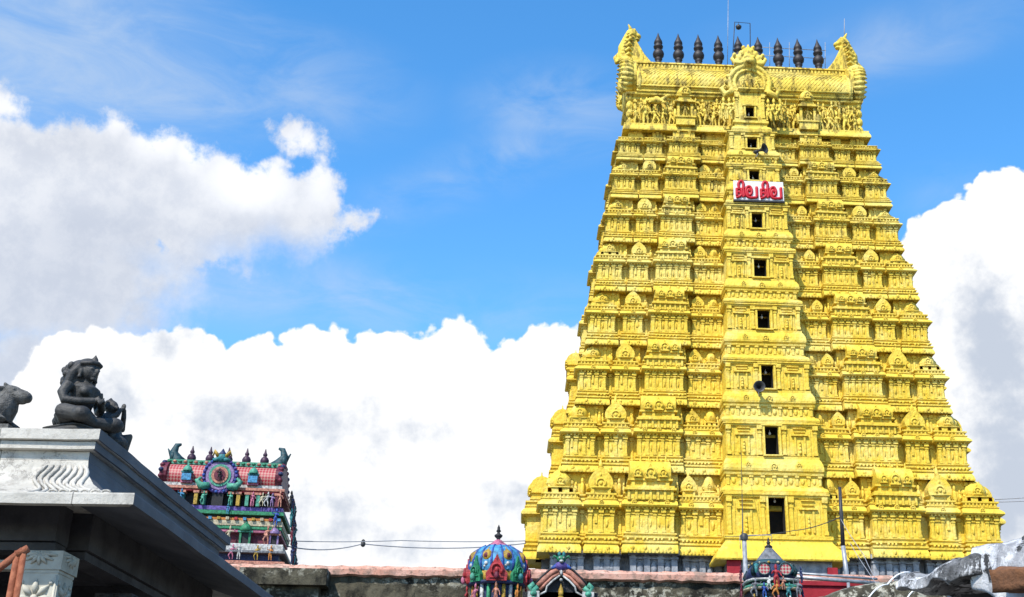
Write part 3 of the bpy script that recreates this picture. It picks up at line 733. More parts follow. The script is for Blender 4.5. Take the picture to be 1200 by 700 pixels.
# reclining bull at the left end
b = MB()
b.ell((0, 0, .42), (.62, .24, .27)); b.tube([(.45, 0, .5), (.75, 0, .85)], [.2, .13], 8); b.ell((.85, -.02, .92), (.2, .12, .13)); b.ell((.1, 0, .68), (.2, .16, .13))
for x in (-.45, .4): b.tube([(x, -.2, .35), (x+.2, -.26, .1), (x-.05, -.28, .08)], [.1, .08, .06], 6)
link('bull', b.remeshed('bull', 'yellow', .05, 1), fr, (-5.6, Yf_-.5, zf0+1.45)).scale = (.95, .9, .8)

# barrel vault, ridge band and lattice ribs
VX = 6.72
sec = [(2.42, 43.02), (2.20, 43.35), (2.12, 43.75), (2.18, 44.15), (2.36, 44.5), (2.64, 44.85), (2.98, 45.12), (3.35, 45.3), (3.45, 45.34)]
b = MB()
back = [(8.0-y, z) for y, z in reversed(sec)]
full = sec + back; m = len(full)
vs = [(x, y, z) for x in (-VX, VX) for y, z in full]
b.add(vs, [(i, i+m, i+1+m, i+1) for i in range(m-1)], 0, True)
for zz, hh, dd in ((45.34, .12, 1.34), (45.46, .34, 1.02), (45.80, .10, 1.24), (45.90, .10, .9)): b.box((0, 4.0, zz+hh/2), (2*VX, dd, hh-.004))
for i in range(60):
    x = -VX+.15+i*(2*VX-.3)/59; b.box((x, 3.46, 45.63), (.12, .10, .2))
def onvault(u):
    L = [0]
    for i in range(len(sec)-1): L.append(L[-1]+math.hypot(sec[i+1][0]-sec[i][0], sec[i+1][1]-sec[i][1]))
    q = u*L[-1]
    for i in range(len(sec)-1):
        if q <= L[i+1]+1e-9:
            a = (q-L[i])/(L[i+1]-L[i]); return sec[i][0]+(sec[i+1][0]-sec[i][0])*a, sec[i][1]+(sec[i+1][1]-sec[i][1])*a
    return sec[-1]
for i in range(66):                        # diagonal ribs of the roof lattice
    x = -VX - 1.7 + i*.235
    pts = []
    for j in range(7):
        u = .17+.80*j/6; xx = x + 1.9*j/6
        if -VX+.3 < xx < VX-.3: y, z = onvault(u); pts.append((xx, y-.01, z+.01))
    if len(pts) > 1: b.tube(pts, .026, 5)
for u, r in ((.03, .10), (.14, .07), (.97, .07)):
    y, z = onvault(u); b.tube([(-VX, y-.02, z), (VX, y-.02, z)], r, 6)
for sx in (-1, 1): b.tube([(sx*(VX-.18), *onvault(u_)) for u_ in (0, .15, .3, .45, .6, .8, 1)], .12, 6)
vault = b.build('barrel_vault', 'yellow', TOWER)
# gable ends with their lion-faced crests
def gable(sx):
    b = MB(); n = 28; zc = 44.55
    out = [(1.62*cos(radians(-50 + i*280/n)), 1.5*sin(radians(-50 + i*280/n))) for i in range(n+1)] + [(-.9, -1.5), (.9, -1.5)]
    if sx > 0: b.prism(out, (7.42, 4.0, zc), (0, 1, 0), (0, 0, 1), .75)
    else: b.prism(out, (-7.42, 4.0, zc), (0, -1, 0), (0, 0, 1), .75)
    for r, t_ in ((1.42, .15), (1.0, .12), (.6, .10)):
        b.tube([(sx*7.46, 4+r*1.05*cos(radians(-55+j*290/20)), zc+r*sin(radians(-55+j*290/20))) for j in range(21)], t_, 7)
    for j in range(25):                    # flame leaves round the rim, swept outwards
        a = radians(-45+j*270/24); c_, s_ = cos(a), sin(a)
        b.tube([(sx*6.95, 4+1.62*c_, zc+1.5*s_), (sx*7.3, 4+1.74*c_, zc+1.62*s_), (sx*7.62, 4+1.70*c_, zc+1.52*s_+.05), (sx*7.78, 4+1.5*c_, zc+1.42*s_+.12)], [.13, .16, .11, .04], 6)
        b.ell((sx*7.56, 4+1.22*c_, zc+1.18*s_), (.12, .12, .12), 6, 5)
    b.ell((sx*7.55, 4.0, zc-.2), (.25, .35, .6), 8, 6)
    for z_ in (41.0, 41.6, 42.2, 42.75): b.ell((sx*7.12, 2.75, z_), (.24, .28, .32), 8, 6)
    b.box((sx*6.95, 3.4, 42.9), (.7, 1.6, .2)); b.box((sx*6.95, 3.4, 40.75), (.6, 1.7, .3))
    return b.remeshed('gable_end', 'yellow', .045, 0)
def crest(sx):
    b = MB()
    P = lambda x, z: (sx*x, z)
    fin = [(5.55, 45.95), (7.1, 45.95), (7.5, 46.6), (7.45, 47.5), (7.0, 48.2), (6.75, 48.1), (6.55, 47.6), (6.1, 46.7)]
    if sx < 0: fin = [(-x, z) for x, z in reversed(fin)]
    b.prism(fin, (0, 3.65, 0), (1, 0, 0), (0, 0, 1), .7)
    b.tube([(sx*7.25, 4, 46.2), (sx*7.3, 4, 47.2), (sx*6.95, 4, 48.2)], [.5, .46, .36], 10)
    b.ell((sx*6.85, 4, 48.3), (.42, .40, .34)); b.ell((sx*6.5, 4, 48.15), (.26, .26, .2)); b.ell((sx*6.52, 4, 47.9), (.2, .2, .1))
    for sy in (-1, 1):
        b.ell((sx*6.72, 4+sy*.3, 48.45), (.12, .1, .12)); b.tube([(sx*6.95, 4+sy*.25, 48.55), (sx*7.1, 4+sy*.34, 48.85)], [.13, .04], 6)
    for j in range(9): b.tube([(sx*7.1, 3.75, 46.0+j*.25), (sx*(7.5-.012*j*j*.5), 3.6, 46.1+j*.25), (sx*(7.66-.012*j*j*.6), 3.75, 46.25+j*.25)], [.14, .12, .04], 6)
    for j in range(5): b.tube([(sx*(7.35-.05*j*j*.3), 3.5, 46.3+j*.38), (sx*(7.1-.05*j*j*.3), 3.42, 46.5+j*.38), (sx*(6.9-.04*j*j*.3), 3.55, 46.4+j*.38)], [.10, .12, .05], 6)
    b.tube([(sx*7.75, 4, 46.1), (sx*7.9, 4, 46.5), (sx*7.7, 4, 46.8)], [.2, .16, .1], 8)
    return b.remeshed('lion_crest', 'yellow', .045, 0)
for sx in (-1, 1):
    link('gable_end', gable(sx), vault); link('lion_crest', crest(sx), vault)
# central arched dormer of the vault
b = MB(); cy, cz = 1.35, 43.25
ring = []
for i in range(25):
    a = radians(-40+i*260/24); ring.append((1.28*cos(a), 1.28*sin(a)))
ring += [(-.95, -.95), (.95, -.95)]
b.prism(ring, (0.1, cy, cz), (1, 0, 0), (0, 0, 1), 1.5)
for r, t_ in ((1.22, .16), (.92, .10)): b.tube([(.1+r*cos(radians(-35+j*250/24)), cy-.06, cz+r*sin(radians(-35+j*250/24))) for j in range(25)], t_, 7)
for j in range(15):
    a = radians(-30+j*240/14); b.ell((.1+1.36*cos(a), cy+.1, cz+1.36*sin(a)), (.16, .22, .16), 7, 5)
b.ell((.1, cy-.15, 44.75), (.5, .36, .42)); b.ell((.1, cy-.42, 44.62), (.3, .2, .2)); b.ell((.1, cy-.05, 45.15), (.42, .3, .3))
for sx in (-1, 1):
    b.ell((.1+sx*.25, cy-.42, 44.92), (.12, .1, .12))
    for j_, (dx, dz, q) in enumerate(((.18, 45.5, .2), (.42, 45.3, .22), (.62, 45.0, .22), (.72, 44.7, .2), (.3, 45.75, .13), (.88, 45.2, .14))): b.ell((.1+sx*dx, cy-.1, dz), (q, .2, q*1.15), 8, 6)
    b.tube([(.1+sx*.5, cy-.1, 44.6), (.1+sx*.85, cy-.15, 44.6), (.1+sx*1.05, cy-.1, 44.95), (.1+sx*.95, cy-.1, 45.15)], [.2, .17, .12, .05], 7)
    b.tube([(.1+sx*1.1, cy-.1, 42.6), (.1+sx*1.55, cy-.15, 42.3), (.1+sx*1.75, cy-.1, 42.75), (.1+sx*1.5, cy-.1, 43.05)], [.22, .24, .16, .06], 8)
b.tube([(.1, cy-.1, 45.3), (.1, cy-.1, 46.0)], [.25, .05], 8)
b.box((.1, cy-.2, 42.62), (1.6, .6, .12)); b.box((.1, cy-.12, 42.5), (1.3, .5, .12))
link('arched_dormer', b.remeshed('arched_dormer', 'yellow', .045, 1), vault)
for i, x in enumerate((-1.25, -.95, 1.15, 1.45, -1.6, 1.85)):
    o = link('figure', FIG[(i*3+2) % 4], fr, (x, BAYY[8]+.1, zf0+.02+.05*(i % 2))); o.scale = (.85, .85, .85)
for i, x in enumerate((-.32, .1, .52)): link('figure', FIG[(i+1) % 4], vault, (x, cy-.22, 42.7)).scale = (.5, .5, .6 if i == 1 else .5)
# nine dark pot finials
fin = MB()
fin.lathe((0, 0, 0), [(.44, 0), (.42, .10), (.24, .18), (.22, .40), (.29, .48), (.25, .54), (.28, .60), (.39, .72), (.42, .90), (.36, 1.08), (.22, 1.18), (.20, 1.26), (.33, 1.34), (.36, 1.46), (.28, 1.58), (.24, 1.64), (.32, 1.70), (.29, 1.86), (.18, 2.06), (.08, 2.30), (.015, 2.52)], 20)
fin.v = [(x*.87, y*.87, z) for x, y, z in fin.v]
fm = fin.mesh('pot_finial', 'copper')
for i in range(9):
    o = link('pot_finial', fm, vault, (-5.15 + i*1.292, 4.0, 46.0)); o['label'] = 'dark tarnished copper pot finial'

def tl(px, py, Y): return at(px, py, 63.264+Y)      # a point on the tower at local depth Y

# sign hung across the seventh storey
by = BAYY[6]-.42
c0, c1 = tl(860, 234, by), tl(917.5, 214, by)
sw, shh = c1.x-c0.x, c1.z-c0.z; cen = (c0+c1)/2
SIGN = thing('sign_board', 'white board with crimson Tamil letters hung below a small window near the tower top', 'sign', cen)
b = MB(); b.box((0, 0, 0), (sw, .06, shh))
b.build('board', 'signwhite', SIGN)
b = MB(); b.box((0, .02, -shh/2-.05), (sw*1.02, .14, .10)); b.build('bottom_rail', 'darkmetal', SIGN)
def stroke(b, pts, r, y, sc, org, flat=.5):
    # rounded brush stroke lying on the board
    P = [(org[0]+a*sc, org[1]+c*sc) for a, c in pts]
    q = []
    for i in range(len(P)-1):              # smooth through the points
        p0, p1, p2, p3 = P[max(i-1, 0)], P[i], P[i+1], P[min(i+2, len(P)-1)]
        for j in range(5):
            t = j/5; q.append(tuple(.5*(2*p1[k]+(p2[k]-p0[k])*t+(2*p0[k]-5*p1[k]+4*p2[k]-p3[k])*t*t+(3*p1[k]-p0[k]-3*p2[k]+p3[k])*t**3) for k in (0, 1)))
    q.append(P[-1])
    b.tube([(a, y, c) for a, c in q], r*sc, 8)
def letters(side):
    """one word: the letter ci then the letter va"""
    b = MB(); sc = shh*.97; x0 = -sw*.485 if side < 0 else sw*.0
    y = -.05; o = (x0, -shh*.45); k = (sw*.50/shh)      # unit: board height
    CI = [[(.06*k, .50), (.20*k, .52), (.34*k, .50)], [(.10*k, .52), (.10*k, .12)], [(.10*k, .30), (.20*k, .34), (.28*k, .22), (.20*k, .10), (.06*k, .04)],
          [(.28*k, .50), (.34*k, .20), (.38*k, .08)], [(.20*k, .54), (.18*k, .80), (.28*k, .96), (.38*k, .84), (.37*k, .5), (.40*k, .10)]]
    VA = [[(.66*k, .40), (.60*k, .52), (.53*k, .38), (.58*k, .20), (.68*k, .26), (.71*k, .48), (.64*k, .66), (.52*k, .62), (.47*k, .40), (.52*k, .14), (.64*k, .06), (.80*k, .07), (.92*k, .08)], [(.92*k, .66), (.92*k, .06)]]
    for st in CI+VA: stroke(b, st, .072, y, sc, o)
    return b
for sd in (-1, 1): letters(sd).build('lettering', 'signred', SIGN)

# horn loudspeakers clamped to two door sills
def horn(label, px, py, Y, ang):
    c = tl(px, py, Y); t = thing('horn_loudspeaker', label, 'loudspeaker', c, ang, 'horn loudspeakers on the tower')
    b = MB(); prof = [(.06, 0), (.08, .15), (.15, .38), (.30, .58), (.40, .64), (.38, .64), (.27, .57), (.12, .38), (.05, .16)]
    prof = [(r_*.8, z_*.85) for r_, z_ in prof]; b.lathe((0, 0, 0), prof, 20); b.v = [(x, -z+.3, y) for x, y, z in b.v]; b.build('bell', 'darkmetal', t)
    b = MB(); b.lathe((0, 0, 0), [(.10, 0), (.12, .05), (.12, .25), (.06, .3)], 14); b.v = [(x, z+.28, y) for x, y, z in b.v]; b.build('driver', 'darkmetal', t)
    b = MB(); b.tube([(0, .3, -.05), (0, .35, -.3), (0, .9, -.35)], .025, 6); b.build('bracket', 'steel', t)
horn('dark horn loudspeaker beside the second highest doorway below the roof vault', 892.5, 175.5, BAYY[7]-.55, radians(42))
horn('round dark horn loudspeaker at the foot of a mid height doorway, aimed outward', 889.5, 454.5, BAYY[2]-.6, radians(-6))

# steelwork standing on the ridge
t = thing('pipe_scaffold', 'thin grey pipe frame with a mast and rails among the dark ridge finials', 'pipe frame', tl(866, 76, 4.5))
def tp(px, py, Y=4.6): return tl(px, py, Y) - Vector(t.location)
b = MB(); b.tube([tp(852.5, 80), tp(853.5, -14)], .020, 6); b.build('mast', 'steel', t)
b = MB(); b.tube([tp(858, 76), tp(861, 26), tp(879, 27.5), tp(879.5, 78)], .03, 6); b.build('hoop', 'darkmetal', t)
b = MB()
for y_ in (56, 65.5): b.tube([tp(862, y_-2), tp(968, y_+3.5)], .022, 6)
b.build('rail', 'steel', t)
b = MB()
for x_ in (902, 925, 967): b.tube([tp(x_, 82), tp(x_, 50)], .022, 6)
b.build('rail_post', 'steel', t)
q = tp(865.5, 32); b = MB(); b.lathe(q, [(.05, -.18), (.17, -.10), (.2, .05), (.08, .16), (.02, .25)], 10); b.tube([q+Vector((0, 0, .2)), tp(865.5, 26.3)], .015, 5); b.build('lamp', 'darkmetal', t)
r0 = tl(989.5, 47, 4.0); b = MB(); b.tube([(0, 0, 0), tl(989.5, 22, 4.0)-r0], [.035, .018], 6)
tag(b.build('lightning_rod', 'greywire', None, r0), 'thin lightning rod on the lion crest at the right end of the ridge', 'lightning rod')

# ------------------------------------------------------------------ small painted gateway tower on the left
SG = thing('painted_gateway', 'small multicoloured gateway tower with red lattice vault and five purple pot finials', 'temple tower', (-13.36, 55.0, 0), radians(4.5)); SG.scale = (.95, 1, 1)
PAL = ['red', 'pink', 'salmon', 'green', 'teal', 'jade', 'blue', 'skyblue', 'violet', 'ochre', 'orange', 'white', 'cream', 'black', 'navy', 'maroon', 'lilac', 'grey']
pi_ = {n: i for i, n in enumerate(PAL)}
def rect(wx, y0, y1): return [(-wx, y0), (wx, y0), (wx, y1), (-wx, y1)]
SY0, SY1 = 0.0, 3.4
b = MB()
b.sweep(rect(3.35, -.5, 3.9), [(0, 0), (0, 10.9)], False, True, pi_['cream'])
bands = [(10.9, 11.25, .35, 'teal'), (11.25, 11.7, .0, 'maroon'), (11.7, 11.86, .28, 'salmon'), (11.86, 12.2, -.05, 'navy'), (12.2, 12.32, .25, 'grey'), (12.32, 12.62, .12, 'white')]
for za, zb, off, c in bands: b.sweep(rect(3.1, -.3, 3.7), [(off*.7, za), (off, za+.02), (off, zb-.03), (off*.8, zb)], True, True, pi_[c])
b.build('lower_storey', PAL, SG)
b = MB()
for za, zb, off, c in [(12.62, 13.15, -.12, 'maroon'), (13.15, 13.28, .1, 'pink'), (13.28, 13.42, .14, 'green'), (13.42, 13.66, .16, 'cream'), (13.66, 13.78, .10, 'orange'), (13.78, 13.9, .0, 'black'), (13.9, 14.08, .18, 'green'), (14.08, 14.28, .12, 'violet'), (14.28, 14.92, -.3, 'black'), (14.92, 15.0, .05, 'red'), (15.0, 15.14, .1, 'salmon'), (15.14, 15.3, -.05, 'white')]:
    b.sweep(rect(2.9, -.05, 3.45), [(off*.7, za), (off, za+.02), (off, zb-.02), (off*.8, zb)], True, True, pi_[c])
b.build('upper_storey', PAL, SG)
# painted pilasters, niches and idols on both storeys
fmul = [figure_mb(p_) for p_ in range(4)]
FIGC = {}
def cfig(col, p_):
    if (col, p_) not in FIGC: FIGC[(col, p_)] = figure_mb(p_).remeshed('idol', col, .05, 1)
    return FIGC[(col, p_)]
def niche(b, x, y, z, s, c1, c2):
    for sx in (-1, 1): b.box((x+sx*.28*s, y, z+.35*s), (.12*s, .16*s, .7*s), 0, pi_[c1])
    b.box((x, y, z+.74*s), (.9*s, .25*s, .10*s), 0, pi_[c2]); b.lathe((x, y, z+.79*s), [(.36*s, 0), (.38*s, .1*s), (.28*s, .3*s), (.1*s, .45*s), (.02*s, .62*s)], 10, pi_[c1])
    horseshoe(b, (x, y-.18*s, z+.95*s), .2*s, .1*s, pi_[c2])
    b.box((x, y+.05, z+.35*s), (.45*s, .1*s, .66*s), 0, pi_['black'])
for a_ in ((1.45, -.2, 12.62, .75, 'green', 'jade'), (-1.45, -.2, 12.62, .75, 'green', 'jade'), (2.75, -.2, 12.62, .62, 'lilac', 'salmon'), (-.2, -.2, 12.62, .7, 'pink', 'cream')):
    b = MB(); niche(b, *a_); b.build('niche', PAL, SG)
for x, c in ((-2.6, 'skyblue'), (-1.55, 'teal'), (-.6, 'jade'), (.62, 'jade'), (1.6, 'pink'), (2.7, 'maroon'), (-.95, 'ochre'), (.95, 'ochre'), (1.35, 'jade'), (1.85, 'jade')):
    b = MB(); b.box((x, -.12, 14.59), (.16, .34, .60), 0, pi_[c]); b.box((x, -.12, 14.84), (.26, .4, .10), 0, pi_['salmon']); b.build('pilaster', PAL, SG)
b = MB(); b.box((0, -.05, 14.56), (.5, .2, .56), 0, pi_['black']); b.build('doorway', PAL, SG)
for i in range(16):
    x = -2.9+i*5.8/15; b = MB(); b.box((x, -.25, 13.72), (.14, .14, .12), 0, pi_[['ochre', 'cream', 'red', 'skyblue'][i % 4]]); b.build('cornice_block', PAL, SG)
    b = MB(); b.box((x, -.42, 12.26), (.14, .16, .1), 0, pi_[['white', 'jade', 'pink', 'ochre'][i % 4]]); b.build('cornice_block', PAL, SG)
for x, z, c, p_, q in ((1.62, 14.3, 'pink', 0, .34), (2.05, 14.28, 'cream', 1, .34), (2.28, 14.28, 'white', 3, .36), (2.5, 14.28, 'lilac', 2, .34), (2.85, 14.28, 'salmon', 0, .40), (-1.6, 14.28, 'skyblue', 2, .36),
                       (2.45, 12.62, 'salmon', 1, .46), (.75, 12.62, 'cream', 3, .42), (.55, 13.88, 'skyblue', 0, .26), (2.75, 13.45, 'blue', 2, .42), (-.6, 14.28, 'jade', 1, .33), (.6, 14.28, 'jade', 2, .33),
                       (1.3, 11.9, 'white', 0, .36), (2.1, 11.9, 'ochre', 1, .36), (2.7, 11.9, 'orange', 2, .36), (1.0, 11.9, 'pink', 3, .36)):
    o = link('idol', cfig(c, p_), SG, (x, -.32 if z > 12.4 else -.5, z)); o.scale = (q, q, q)
# dark carved flank seen from the camera: rows of guardian idols on the right side
for i in range(5):
    for j, z in enumerate((11.9, 12.7, 13.5, 14.3)):
        o = link('idol', cfig(['navy', 'maroon', 'teal', 'black'][(i+j) % 4], (i+j) % 4), SG, (3.3+.1*(3-j) - .02*i, .1+i*.75, z), pi/2); o.scale = (.5, .5, .46)
# vault
sec2 = [(.30, 15.3), (.16, 15.5), (.14, 15.75), (.25, 16.0), (.5, 16.2), (.85, 16.32)]
b = MB(); full = sec2 + [(3.4-y, z) for y, z in reversed(sec2)]; m = len(full)
vs = [(x, y, z) for x in (-2.62, 2.62) for y, z in full]
b.add(vs, [(i, i+m, i+1+m, i+1) for i in range(m-1)], 0, True); b.add(vs, [tuple(range(m)), tuple(reversed(range(m, 2*m)))], 1)
va = b.build('lattice_vault', ['lattice', 'maroon'], SG)
b = MB(); b.box((0, 1.7, 16.42), (5.3, 1.9, .2), 0, 0); b.box((0, 1.7, 16.54), (5.2, 1.5, .08), 0, 1)
for i in range(22): b.ell((-2.55+i*5.1/21, .75, 16.43), (.10, .08, .07), 6, 5, [1, 2][i % 2])
b.build('ridge', ['jade', 'green', 'salmon'], va)
b = MB(); b.lathe((0, 0, 0), [(.12, 0), (.10, .06), (.14, .1), (.20, .20), (.215, .31), (.16, .43), (.07, .5), (.10, .54), (.11, .6), (.06, .68), (.02, .86)], 14)
pm = b.mesh('pot_finial', mat_simple('purple_pot_paint', (.02, .008, .02), (.05, .018, .04), 6, .5))
for i in range(5): link('pot_finial', pm, va, (-1.75+i*.86, 1.7, 16.56))
for sx in (-1, 1):
    b = MB()
    b.tube([(sx*2.2, 1.7, 16.5), (sx*2.45, 1.7, 16.75), (sx*2.62, 1.7, 17.1), (sx*2.5, 1.7, 17.42), (sx*2.3, 1.7, 17.48)], [.36, .30, .20, .13, .05], 9, 0)
    b.ell((sx*2.62, 1.7, 16.85), (.16, .3, .28), 10, 8, 0); b.ell((sx*2.62, 1.65, 16.5), (.2, .6, .22), 10, 8, 1); b.tube([(sx*2.7, 1.7, 16.9), (sx*2.9, 1.7, 17.25)], [.10, .03], 6, 0)
    n = 20; ou = [(1.75*cos(radians(-55+i*290/n)), .75*sin(radians(-55+i*290/n))) for i in range(n+1)]
    b.prism(ou, (sx*2.78, 1.7, 15.75), (0, sx, 0), (0, 0, 1), .3, 2)
    for j in range(15): a = radians(-55+j*290/14); b.ell((sx*2.72, 1.7+1.7*cos(a), 15.75+.75*sin(a)), (.13, .16, .11), 7, 5, [1, 3][j % 2])
    b.build('horn_crest', ['darkteal', 'maroon', 'maroon', 'navy'], va)
# round medallion of the vault
b = MB()
for r, z_, c in ((.80, 0, 0), (.64, .04, 1), (.50, .08, 2), (.38, .12, 3), (.26, .15, 4)):
    b.prism([(r*cos(2*pi*i/28), r*sin(2*pi*i/28)) for i in range(28)], (0, -.18-z_, 15.62), (1, 0, 0), (0, 0, 1), .3, c)
for i in range(26): a = 2*pi*i/26; b.ell((.74*cos(a), -.22, 15.62+.74*sin(a)), (.075, .06, .075), 6, 5, [0, 5][i % 2])
b.build('medallion', ['violet', 'lilac', 'jade', 'salmon', 'maroon', 'blue'], va)
o = link('idol', cfig('black', 0), va, (0, -.42, 15.36)); o.scale = (.32, .32, .30)
for sx in (-1, 1):
    b = MB(); b.tube([(sx*.4, -.3, 15.15), (sx*.8, -.34, 15.1), (sx*.98, -.3, 15.35), (sx*.8, -.28, 15.5)], [.14, .17, .12, .05], 8, 0); b.tube([(sx*.45, -.3, 15.09), (sx*.75, -.3, 14.98)], [.1, .08], 8, 1); b.build('scroll', ['jade', 'teal'], va)
b = MB(); b.ell((0, -.2, 16.42), (.24, .2, .22), 10, 8, 2); b.lathe((0, -.18, 16.5), [(.17, 0), (.19, .10), (.10, .2), (.02, .34)], 10, 3)
for sx in (-1, 1): b.tube([(sx*.15, -.25, 16.45), (sx*.36, -.25, 16.7), (sx*.42, -.2, 16.5)], [.1, .08, .04], 7, 4); b.tube([(sx*.1, -.25, 16.35), (sx*.4, -.25, 16.3)], [.12, .07], 7, 2)
b.build('medallion_crest', ['jade', 'teal', 'teal', 'navy', 'ochre'], va)
for x in (-1.5, 1.5):
    b = MB(); b.box((x, -.02, 15.36), (.5, .3, .2), 0, 1); niche(b, x, -.12, 15.3, .6, 'jade', 'teal'); b.box((x, -.22, 15.5), (.42, .14, .3), 0, pi_['skyblue']); b.build('vault_niche', PAL, va)

# ------------------------------------------------------------------ long roof parapet wall
wy = 24.0
RW = thing('parapet_wall', 'long moss blackened plaster wall with flaking pink coping', 'wall', (1.0, wy, 0))
def lump(n, a, seed):
    rnd = random.Random(seed); return [rnd.uniform(-a, a) for _ in range(n)]
b = MB(); nx = 90; x0, x1 = -7.0, 6.2
Lz = lump(nx+1, .018, 3)
xs_ = [x0+(x1-x0)*i/nx for i in range(nx+1)]
vs = []
for i, x in enumerate(xs_):
    zt = 5.93+Lz[i]
    for (y, z) in ((0, 0), (0, 5.2), (-.02+Lz[(i*7) % nx], 5.5), (0+Lz[(i*3) % nx], 5.8), (0, zt), (.5, zt), (.5, 0)): vs.append((x, y, z))
m = 7
b.add(vs, [(i*m+j, (i+1)*m+j, (i+1)*m+j+1, i*m+j+1) for i in range(nx) for j in range(m-1)] + [tuple(reversed(range(m))), tuple(range(nx*m, nx*m+m))])
b.build('wall', 'mossy', RW)
b = MB(); Lz = lump(nx+1, .013, 5); Ly = lump(nx+1, .016, 6); vs = []
for i, x in enumerate(xs_):
    for (y, z) in ((-.02, 5.90+Lz[i]*1.5), (-.10+Ly[i], 5.93+Lz[i]), (-.11+Ly[i], 6.03), (-.04, 6.10+Lz[(i+9) % nx]), (.5, 6.12), (.56, 5.93)): vs.append((x, y, z))
m = 6
b.add(vs, [(i*m+j, (i+1)*m+j, (i+1)*m+j+1, i*m+j+1) for i in range(nx) for j in range(m-1)] + [tuple(reversed(range(m))), tuple(range(nx*m, nx*m+m))])
b.build('coping', 'coping', RW)
b = MB(); b.box((-5.35, -.28, 5.80), (1.6, .5, .30)); b.box((-5.4, -.2, 5.5), (1.4, .35, .3)); b.build('ledge', 'mossy', RW)
b = MB()
for i in range(60): b.tube([(-5.0+i*.075, -.05, 5.28), (-5.0+i*.075, -.10, 5.12), (-5.0+i*.075, -.05, 4.9)], .03, 5)
b.build('tile_edge', 'mossy', RW)

# ------------------------------------------------------------------ blue domed shrine
yD = 22.0
DS = thing('domed_shrine', 'painted shrine with bright blue onion dome, pink lotus cap and red arched dormer', 'shrine', (-.40, yD+.55, 0)); DS.scale = (.93, .93, 1)
b = MB()
b.lathe((0, 0, 0), [(.9, 0), (.9, 4.6), (1.05, 4.7), (1.05, 4.85), (.7, 4.9)], 16, pi_['cream'], 4)
b.lathe((0, 0, 4.9), [(.60, 0), (.62, .02), (.62, .10), (.5, .12)], 20, pi_['violet']); b.lathe((0, 0, 5.0), [(.44, 0), (.44, .52)], 20, pi_['navy'])
for i in range(20):
    a = 2*pi*i/20; c = ['ochre', 'white', 'green', 'orange'][i % 4]
    b.tube([(.46*cos(a), .46*sin(a), 5.05), (.46*cos(a), .46*sin(a), 5.50)], .04, 6, pi_[c])
b.lathe((0, 0, 5.50), [(.50, 0), (.56, .02), (.56, .05), (.5, .07)], 24, pi_['navy']); b.lathe((0, 0, 5.57), [(.50, 0), (.52, .04), (.52, .15), (.49, .2)], 24, pi_['ochre'])
b.build('drum', PAL, DS)
b = MB(); b.lathe((0, 0, 5.70), [(.50, 0), (.54, .09), (.545, .20), (.52, .31), (.45, .42), (.35, .49), (.24, .53)], 32, 0)
for i in range(16):
    a = 2*pi*i/16+pi/16; b.tube([(.515*cos(a), .515*sin(a), 5.73), (.55*cos(a), .55*sin(a), 5.82), (.548*cos(a), .548*sin(a), 5.93), (.46*cos(a), .46*sin(a), 6.11), (.28*cos(a), .28*sin(a), 6.215)], .022, 5, 1)
rn = random.Random(4)
for i in range(90):
    a = rn.uniform(0, 2*pi); u = rn.uniform(0, 1); z = 5.74+u*.40; r = .53*math.sqrt(max(.05, 1-((z-5.84)/.42)**2)); b.ell((r*cos(a), r*sin(a), z), (.03, .03, .026), 5, 4, 2 if i % 3 else 3)
dome = b.build('dome', ['skyblue', 'blue', 'skyblue', 'white'], DS)
for i in range(8):
    b = MB(); a = 2*pi*i/8 - pi/2 + pi/8; n = Vector((cos(a), sin(a), 0)); c = n*.475 + Vector((0, 0, 5.99))
    b.ell(c, (.10, .10, .11), 12, 8, 0); b.ell(c+n*.05, (.06, .06, .065), 8, 6, 1); b.tube([c+Vector((0, 0, .08))-n*.03, c+Vector((0, 0, .17))-n*.09], [.05, .01], 6, 0); b.ell(c-Vector((0, 0, .14))+n*.06, (.04, .04, .04), 6, 5, 2)
    b.build('rosette', ['ochre', 'maroon', 'white'], dome)
b = MB()
b.lathe((0, 0, 6.16), [(.24, .02), (.31, .02), (.30, .05), (.24, .08), (.17, .11), (.11, .15), (.06, .19), (.04, .20)], 16, 0, None, True, (1, 1), .18)
b.build('lotus_cap', ['pink'], DS)
b = MB(); b.lathe((0, 0, 6.35), [(.05, 0), (.03, .02), (.075, .06), (.08, .09), (.03, .12), (.025, .14), (.05, .16), (.025, .20), (.03, .22), (.004, .28)], 12); b.build('pot_finial', 'black', DS)
for i, c in enumerate((('red', 'maroon'), ('green', 'teal'), ('red', 'pink'), ('green', 'jade'))*2):
    a = -pi/2 + i*pi/4; b = MB(); n = Vector((cos(a), sin(a), 0)); r = .19 if i % 2 == 0 else .13
    horseshoe(b, n*.60+Vector((0, 0, 5.72)), r*.75, .14, 0, True, a+pi/2)
    R = Matrix.Rotation(a+pi/2, 3, 'Z'); b.prism([(-r, -.12), (r, -.12), (r*1.1, .0), (r*.7, .1), (0, .34), (-r*.7, .1), (-r*1.1, .0)], n*.575+Vector((0, 0, 5.66)), R @ Vector((1, 0, 0)), (0, 0, 1), .12, 0)
    b.ell(n*.64+Vector((0, 0, 5.62)), (.05, .05, .07), 6, 5, 1)
    b.build('arched_dormer', [c[0], c[1]], DS)
for i in range(8):
    a = -pi/2 + i*pi/4; o = link('idol', cfig(['salmon', 'orange', 'red', 'pink'][i % 4], i % 4), DS, (.56*cos(a), .56*sin(a), 5.08), a+pi/2); o.scale = (.20, .20, .24)

